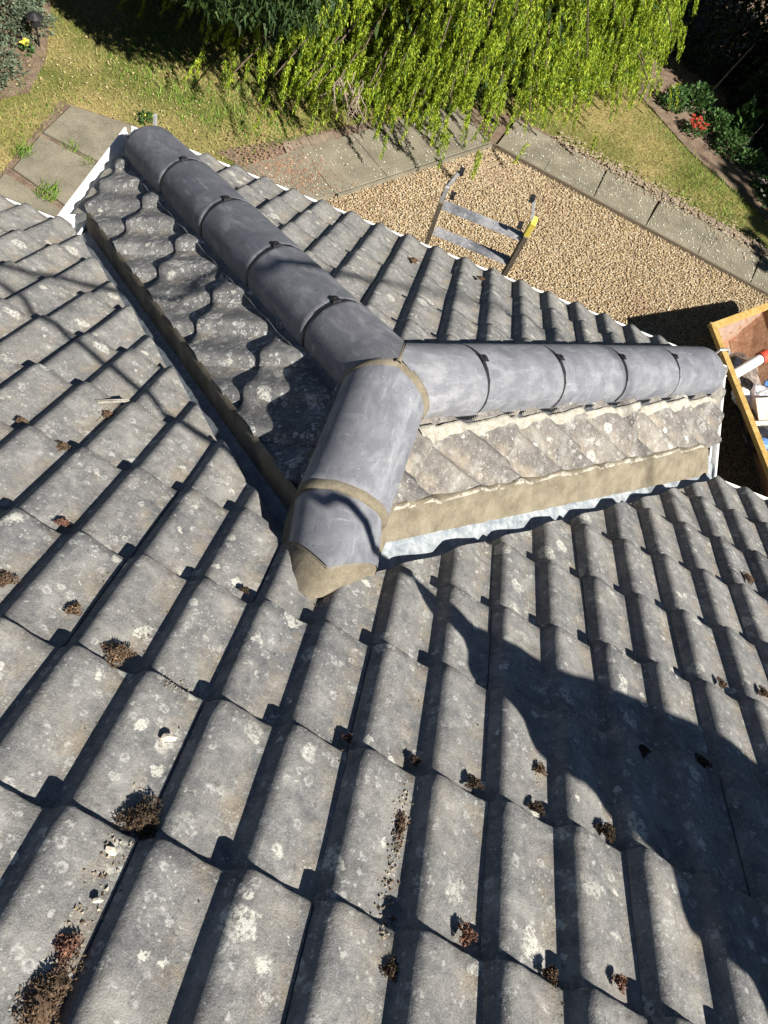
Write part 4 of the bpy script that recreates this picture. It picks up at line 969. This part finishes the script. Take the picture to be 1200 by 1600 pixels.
def needles(pts, dirs, L, W, q):
    n = len(pts); sd = np.cross(dirs, q.normal(0, 1, (n, 3))); sd /= np.linalg.norm(sd, axis=1)[:, None] + 1e-9; L = L[:, None]; W = W[:, None]
    V = np.stack([pts - sd * W, pts + sd * W, pts + dirs * L], 1).reshape(-1, 3); return V, np.arange(len(V)).reshape(-1, 3)
def conifer():
    q = np.random.default_rng(77); TX, TY = -.5, 10.7
    t = empty('conifer_tree', (TX, TY, ZG), label='large conifer with drooping bright green sprays hanging over the path', category='tree'); iv = Matrix.Translation((-TX, -TY, -ZG))
    m = MB(); m.tube([(TX, TY, ZG - .1), (TX + .05, TY, ZG + 2.5), (TX, TY, ZG + 5), (TX, TY, ZG + 8.0)], [.26, .2, .13, .03], 12); o = m.build('trunk', M['bark'], t, True); o.matrix_parent_inverse = iv
    P, D, P2, D2 = [], [], [], []; ml = MB()
    KA = np.radians([-180, -150, -121, -97, -81, -63, -46, -30, 0, 3, 40, 90, 180]); KR = [4.8, 4.9, 4.65, 4.3, 3.7, 3.2, 2.85, 2.5, 2.45, 2.6, 3.4, 4.0, 4.3]
    def rad(a, z):      # crown radius by direction and height, lobed like the hem over the path
        base = np.interp(a, KA, KR) + .16 * math.sin(9 * a + 1.1) + .10 * math.sin(17 * a + 2.)
        return base * max(.05, 1 - (max(0, z - 4.0) / 6.) ** 1.6)
    spec = []
    for i in range(620):
        z = .25 + 7.5 * (i / 620) ** 1.5; a = q.uniform(-3.14, 3.14)
        if q.uniform() < .72: a = q.uniform(-2.75, -.05)
        left = a < math.radians(-98)
        if left and .40 < z < .8: continue               # the left side is bare between its low skirt and the upper tiers
        spec.append((a, z))
    for a, z in spec:
        R = rad(a, z) * q.uniform(.86, 1.05); ca, sa = math.cos(a), math.sin(a); z0 = z + .42 + (.35 if a < math.radians(-98) and z > .6 else 0); pts = []
        for k in range(9):
            f = k / 8; rr = R * f; zz = z0 + .35 * math.sin(f * 2.2) - .75 * f ** 2.6 * min(1, .4 + z * .5); pts.append((TX + ca * rr, TY + sa * rr, ZG + max(.12, zz)))
        seen = sa < .1 and z < 3.2
        if seen or q.uniform() < .3: ml.tube(pts, [.03 * (1 - f / 9) + .003 for f in range(9)], 5, False)
        for h in range(58 if seen else 7):
            f = q.uniform(.35, 1.0) ** .6; k = min(7, int(f * 8)); fr = f * 8 - k; b0 = np.array(pts[k]); b1 = np.array(pts[k + 1]); s0 = b0 + (b1 - b0) * fr
            sd = q.normal(0, .30); s0 = s0 + np.array([-sa * sd, ca * sd, -abs(sd) * .3])
            Ld = q.uniform(.09, .27) * (1 if seen else 1.5); Ld = min(Ld, s0[2] - ZG - .03)
            if Ld < .06: continue
            out = q.uniform(.2, 1.1); ns = max(3, int(Ld / (.0135 if seen else .06))); tt = np.linspace(0, 1, ns)
            wob = q.normal(0, .12, 2)
            line = s0[None] + np.stack([ca * out * tt * Ld * .6 + wob[0] * tt * Ld, sa * out * tt * Ld * .6 + wob[1] * tt * Ld, -Ld * tt ** 1.15], 1)
            side = np.array([math.cos(a + 1.57 + q.normal(0, .6)), math.sin(a + 1.57 + q.normal(0, .6)), 0])
            for rep in (range(7) if seen else range(1)):
                sg = (-1.3, 1.3, 0, -.8, .8, -.35, .35)[rep] * (.35 + .65 * (1 - tt))          # side shoots spread near the top, close up at the tip
                d3 = side[None] * sg[:, None] + np.array([ca * .22, sa * .22, -1.0])[None] + q.normal(0, .30, (ns, 3)); d3 /= np.linalg.norm(d3, axis=1)[:, None]
                wl_ = (P, D) if f > .66 else (P2, D2)
                wl_[0].append(line + q.normal(0, .009, (ns, 3))); wl_[1].append(d3)
    o = ml.build('limb', M['bark'], t, True); o.matrix_parent_inverse = iv; o['kind'] = 'stuff'
    nI = 70000; a_ = q.uniform(-3.14, 3.14, nI); z_ = q.uniform(.3, 6.5, nI); rI = np.array([rad(a, z) for a, z in zip(a_, z_)]) * q.uniform(.40, .90, nI); lf = (a_ < -1.71) & (a_ > -2.9) & (z_ > 1.3); rI[lf] = rI[lf] * q.uniform(1.02, 1.12, int(lf.sum()))
    PI_ = np.stack([TX + np.cos(a_) * rI, TY + np.sin(a_) * rI, ZG + z_], 1); DI = q.normal(0, .5, (nI, 3)); DI[:, 2] -= 1; DI /= np.linalg.norm(DI, axis=1)[:, None]
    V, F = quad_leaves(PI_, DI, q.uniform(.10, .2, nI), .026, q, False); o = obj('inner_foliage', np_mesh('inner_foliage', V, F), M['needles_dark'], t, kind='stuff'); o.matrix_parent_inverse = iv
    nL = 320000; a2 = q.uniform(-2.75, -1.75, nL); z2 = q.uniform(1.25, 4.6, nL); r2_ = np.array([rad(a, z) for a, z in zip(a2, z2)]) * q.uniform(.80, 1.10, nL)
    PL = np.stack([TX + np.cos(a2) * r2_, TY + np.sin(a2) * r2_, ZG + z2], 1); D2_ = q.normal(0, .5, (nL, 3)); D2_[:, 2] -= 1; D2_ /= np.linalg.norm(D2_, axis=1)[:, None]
    V, F = needles(PL, D2_, q.uniform(.05, .12, nL), q.uniform(.008, .014, nL), q); o = obj('shade_tinted_foliage', np_mesh('shade_tinted_foliage', V, F), M['needles_dark'], t, kind='stuff'); o.matrix_parent_inverse = iv  # left crown: shade put into the dark needles, dense enough to darken the lawn
    for nm, mt, P_, D_, L0, L1, W in (('crown', 'needles', P, D, .018, .048, .0048), ('inner_crown', 'needles_dark', P2, D2, .05, .12, .009)):
        P_ = np.concatenate(P_); D_ = np.concatenate(D_); V, F = needles(P_, D_, q.uniform(L0, L1, len(P_)), q.uniform(W * .7, W * 1.3, len(P_)), q)
        o = obj(nm, np_mesh(nm, V, F), M[mt], t, kind='stuff'); o.matrix_parent_inverse = iv
    # dead twig hanging in the dark part
    m = MB(); root = Vector((-.95, 6.35, -3.05))
    for i in range(26):
        a = q.uniform(-1, 1); p = root + Vector((q.normal(0, .08), q.normal(0, .05), q.uniform(-.05, .1))); pts = [p]
        for k in range(4): p = p + Vector((a * .05 + q.normal(0, .02), q.normal(0, .02), -.06 - q.uniform(0, .03))); pts.append(p)
        m.tube(pts, [.006, .005, .004, .003, .002], 4, False)
    o = m.build('dead_branch', M['twig'], t); o.matrix_parent_inverse = iv
conifer()

def bush(name, label, cat, c, size, nleaf, mat, L, W, seed, stems=True, group=None, floor=.02, shell=.55):
    q = np.random.default_rng(seed); t = empty(name, (c[0], c[1], ZG), label=label, category=cat)
    if group: t['group'] = group
    iv = Matrix.Translation((-c[0], -c[1], -ZG))
    u = q.normal(0, 1, (nleaf, 3)); u /= np.linalg.norm(u, axis=1)[:, None]; u[:, 2] = np.abs(u[:, 2])
    lump = np.array([1 + .30 * noise.noise(Vector(a) * 2.1 + Vector((seed, 0, 0))) + .16 * noise.noise(Vector(a) * 5.3) for a in u])
    rr = (shell + (1 - shell) * q.uniform(0, 1, nleaf) ** .5) * lump; P = u * rr[:, None] * np.array(size)[None] + np.array([c[0], c[1], ZG + floor])
    D = u + q.normal(0, .6, (nleaf, 3)); D /= np.linalg.norm(D, axis=1)[:, None]; V, F = quad_leaves(P, D, q.uniform(L * .6, L * 1.2, nleaf), W, q, False)
    o = obj('foliage', np_mesh('foliage', V, F), mat, t, kind='stuff'); o.matrix_parent_inverse = iv
    if stems:
        m = MB()
        for i in range(9):
            a = q.uniform(0, 6.28); m.tube([(c[0], c[1], ZG - .02), (c[0] + size[0] * .3 * math.cos(a), c[1] + size[1] * .3 * math.sin(a), ZG + size[2] * .4), (c[0] + size[0] * .7 * math.cos(a), c[1] + size[1] * .7 * math.sin(a), ZG + size[2] * .75)], [.02 * min(1, size[2] * 2), .012 * min(1, size[2] * 2), .004], 5, False)
        o = m.build('stem', M['bark'], t); o.matrix_parent_inverse = iv
    return t
mesh_obj('flower_bed', [(x_, y_, ZG + .012) for x_, y_ in BEDP], [tuple(range(len(BEDP)))], M['soil'], **st)
mesh_obj('shrub_bed', [(x_, y_, ZG + .011) for x_, y_ in [(-6, 5.0), (-4.1, 5.2), (-3.75, 5.7), (-3.85, 6.2), (-4.3, 7.2), (-6.5, 7.5)]], [tuple(range(6))], M['soil'], **st)
bush('juniper_shrub', 'grey green juniper shrub at the far left corner of the lawn', 'shrub', (-4.62, 6.45), (.62, .60, .55), 9000, M['juniper'], .045, .010, 5)
bush('juniper_shrub', 'low sparse grey shrub spreading over bare soil below the juniper', 'shrub', (-4.25, 5.72), (.40, .36, .20), 1900, M['juniper'], .04, .008, 6)
bush('hedge', 'dark evergreen hedge behind the flower bed', 'hedge', (4.35, 10.25), (1.35, 1.1, 3.2), 36000, M['hedge'], .07, .022, 9, shell=.7)
bush('hedge', 'dark evergreen bush between the conifer and the long hedge', 'hedge', (3.0, 11.35), (1.15, 1.0, 3.0), 26000, M['hedge'], .07, .022, 10, shell=.7)
bush('hedge', 'dark evergreen bush at the right end of the flower bed', 'hedge', (5.2, 9.2), (1.15, .9, 2.6), 20000, M['hedge'], .06, .02, 12, shell=.7)
bush('shade_tree', 'dark tree added out of view on the right to shade the hedge', 'tree', (9.0, 6.2), (2.2, 2.2, 5.5), 16000, M['hedge'], .20, .08, 14, shell=.6)  # unseen tree added to throw shade over the hedge
BL = [((2.35, 9.55), (.16, .16, .22), 'leafy', 'upright green plant with white buds nearest the conifer', 420),
 ((2.62, 9.75), (.22, .18, .26), 'leafy', 'bushy fresh green plant at the foot of the leaning stake', 800),
 ((2.92, 9.45), (.20, .18, .24), 'leafy', 'leafy green plant right behind the red flowers', 700),
 ((3.12, 9.15), (.20, .18, .24), 'leafy', 'yellowish green plant right of the red flowers', 650),
 ((3.22, 9.55), (.13, .13, .34), 'leafy', 'broad leaved plant standing against the dark hedge', 160),
 ((3.42, 9.05), (.22, .16, .16), 'leafy', 'low dark leaved plant with a white bloom', 500),
 ((3.72, 8.72), (.22, .16, .14), 'leafy', 'low plant beside the pale pink flowers', 420)]
for i, (c, s_, mt, lb, nl) in enumerate(BL): bush('bed_plant', lb, 'plant', c, s_, nl, M[mt], .05 if i != 4 else .13, .014 if i != 4 else .04, 40 + i, group='plants in the flower bed', shell=.25)
def flowers(name, label, c, r_, n_, mat, hgt, seed, leafn=200):
    t = bush(name, label, 'flowers', c, (r_ * 1.1, r_ * 1.1, hgt * .8), leafn, M['leafy'], .05, .012, seed, False, shell=.2); q = np.random.default_rng(seed + 1); m = MB()
    for i in range(n_):
        a = q.uniform(0, 6.28); rr = r_ * math.sqrt(q.uniform(0, 1)); p = Vector((c[0] + rr * math.cos(a), c[1] + rr * math.sin(a), ZG + hgt * q.uniform(.75, 1.05)))
        for k in range(6):
            b = k * 1.047 + q.uniform(-.2, .2); m.add([p, p + Vector((math.cos(b - .4) * .018, math.sin(b - .4) * .018, .008)), p + Vector((math.cos(b) * .027, math.sin(b) * .027, .002 + q.uniform(-.004, .01))), p + Vector((math.cos(b + .4) * .018, math.sin(b + .4) * .018, .008))], [(0, 1, 2, 3)])
    o = m.build('blossom', mat, t); o.matrix_parent_inverse = Matrix.Translation((-c[0], -c[1], -ZG))
flowers('red_flowers', 'clump of bright red flowers in the middle of the bed', (2.66, 9.22), .12, 34, M['petal_red'], .17, 60)
flowers('pink_flowers', 'pale pink flowers in front of the dark hedge', (3.55, 8.72), .07, 5, M['petal_pink'], .12, 63, 90)
flowers('white_flowers', 'small white flowers at the right end of the bed', (3.72, 8.52), .16, 12, M['petal_white'], .08, 66, 120)
flowers('yellow_flowers', 'yellow flowers beside the juniper shrub', (-4.02, 6.18), .05, 8, M['petal_yellow'], .12, 69, 60)
flowers('lawn_weed', 'pale green weed rosette in the lawn behind the hip end', (-2.72, 5.93), .06, 3, M['petal_yellow'], .05, 72, 90)
m = MB(); m.tube([(2.70, 9.80, ZG), (2.86, 10.1, ZG + .35), (3.0, 10.35, ZG + .62)], [.012, .010, .006], 6); m.build('garden_stake', M['twig'], label='thin bare stake leaning in the flower bed', category='stake')
m = MB(); m.tube([(3.28, 9.25, ZG), (3.38, 9.40, ZG + .33)], [.010, .006], 6); m.build('garden_stake', M['twig'], label='short bare cane by the broad leaved plant', category='stake')
lamp = empty('garden_lantern', (-3.98, 6.32, ZG), label='small black garden lantern on a stake beside the yellow flowers', category='lantern'); iv = Matrix.Translation((3.98, -6.32, -ZG))
m = MB(); m.tube([(-3.98, 6.32, ZG), (-3.98, 6.32, ZG + .22)], .010, 8); o = m.build('stake', M['black'], lamp); o.matrix_parent_inverse = iv
m = MB(); m.tube([(-3.98, 6.32, ZG + .22), (-3.98, 6.32, ZG + .30)], [.045, .05], 10); o = m.build('lamp_housing', M['black'], lamp); o.matrix_parent_inverse = iv
m = MB(); m.tube([(-3.98, 6.32, ZG + .30), (-3.98, 6.32, ZG + .34)], [.075, .02], 10); o = m.build('lamp_lid', M['black'], lamp); o.matrix_parent_inverse = iv

# ------------------------------------------------------------------ unseen sheet, cords and poles added to cast shadows on the tiles
def up(p, L): return Vector(p) + SUN * L
UP_ = [(.486, .993), (.606, .933), (.701, .867), (.823, .853), (.894, .822), (1.002, .82), (1.08, .825), (1.182, .814), (1.272, .809), (1.391, .796), (1.522, .731), (1.72, .66), (1.9, .55)]  # outline of the big soft shadow on the main slope
LO_ = [(.492, .985), (.575, .885), (.64, .82), (.700, .78), (.712, .686), (.743, .658), (.82, .599), (.87, .513), (.925, .476), (1.01, .455), (1.036, .418), (1.105, .354), (1.149, .335), (1.156, .27), (1.171, .214), (1.194, .179), (1.276, .141), (1.32, .075), (1.36, -.05), (1.55, -.28), (1.9, -.3)]
def resample(P, n):
    P = np.array(P); d = np.r_[0, np.cumsum(np.linalg.norm(np.diff(P, axis=0), axis=1))]; t = np.linspace(0, d[-1], n); return np.stack([np.interp(t, d, P[:, 0]), np.interp(t, d, P[:, 1])], 1)
U, Lw = resample(UP_, 40), resample(LO_, 40); P = []
for k in range(9):
    f = k / 8; row = []
    for i in range(40):
        p = U[i] * (1 - f) + Lw[i] * f; row.append(up(main_pt(p[0], p[1]), 1.15 + .25 * (p[0] - .5) + .05 * math.sin(3 * f + i * .3)))  # raised along the sun ray so the sheet throws that outline
    P.append(row)
m = MB(); m.grid(P); m.grid([[v + SUN * .004 for v in r_][::-1] for r_ in P])
cl = m.build('shadow_sheet', M['canvas'], smooth=True, label='dark sheet added out of view and shaped to cast the big soft shadow', category='shadow_sheet')  # added sheet, its shape taken from the shadow outline
pole_top = P[8][39]; m = MB(); zb = -T_ * pole_top.y
m.tube([(pole_top.x + .03, pole_top.y, zb - .02), (pole_top.x + .03, pole_top.y, pole_top.z + .1)], .02, 10); m.build('sheet_pole', M['alloy'], label='grey pole added out of view under the corner of the shadow sheet', category='pole')  # added prop for the unseen sheet
ropeB = [(main_pt(.486, .993), 1.15), (Vector((.407, .811, -.36)), 1.35), (Vector((.355, .867, -.345)), 1.5), (Vector((.291, .899, -.335)), 1.65), (Vector((.233, .914, -.36)), 1.8), (Vector((.0, 1.02, -.60)), 2.4), (main_pt(-.145, 1.273), 2.55), (main_pt(-.217, 1.289), 2.6), (main_pt(-.305, 1.322), 2.7), (main_pt(-.416, 1.41), 2.8), (main_pt(-.542, 1.47), 2.9), (main_pt(-.656, 1.531), 3.0), (main_pt(-.737, 1.57), 3.1), (main_pt(-.834, 1.629), 3.2), (main_pt(-.901, 1.641), 3.25), (main_pt(-.987, 1.725), 3.35), (main_pt(-1.102, 1.777), 3.5), (main_pt(-1.6, 2.0), 4.0)]
END = Vector((-12, 4, 3.2)); m = MB(); m.tube([up(p, L) for p, L in ropeB] + [END], .013, 8); m.build('shadow_rope', M['shadow_rope'], label='dark cord added out of view to cast the lower thin shadow streak', category='shadow_rope')  # added and bent so its shadow follows the lower streak
ra = ropeA = [(Vector((-.35, 1.90, -.75)), 2.8), (main_pt(-.72, 2.13), 3.0), (main_pt(-.843, 2.077), 3.1), (main_pt(-.937, 2.033), 3.2), (main_pt(-1.019, 2.006), 3.3), (main_pt(-1.083, 1.954), 3.4), (main_pt(-1.182, 1.915), 3.5), (main_pt(-1.6, 1.98), 4.05)]
END2 = Vector((9.5, -3.2, 5.0)); m = MB(); m.tube([END2, up(Vector((.6, 2.5, -1.1)), 8.0), up(Vector((0., 2.2, -.95)), 4.5)] + [up(p, L) for p, L in ropeA] + [END + Vector((0, 0, -.1))], .012, 8); m.build('shadow_rope', M['shadow_rope'], label='second dark cord added out of view to cast the upper thin shadow streak', category='shadow_rope')  # added and bent so its shadow follows the upper streak
m = MB(); m.tube([(-12, 4, ZG), (-12, 4, 3.4)], [.11, .08], 12); m.build('rope_post', M['timber'], label='timber post added out of view far left to hold both cords', category='post')  # unseen post added to carry both cords
m = MB(); m.tube([(9.5, -3.2, ZG), (9.5, -3.2, 5.1)], [.11, .08], 12); m.build('rope_post', M['timber'], label='timber post added out of view far right to hold the second cord', category='post')  # unseen post added to carry the second cord
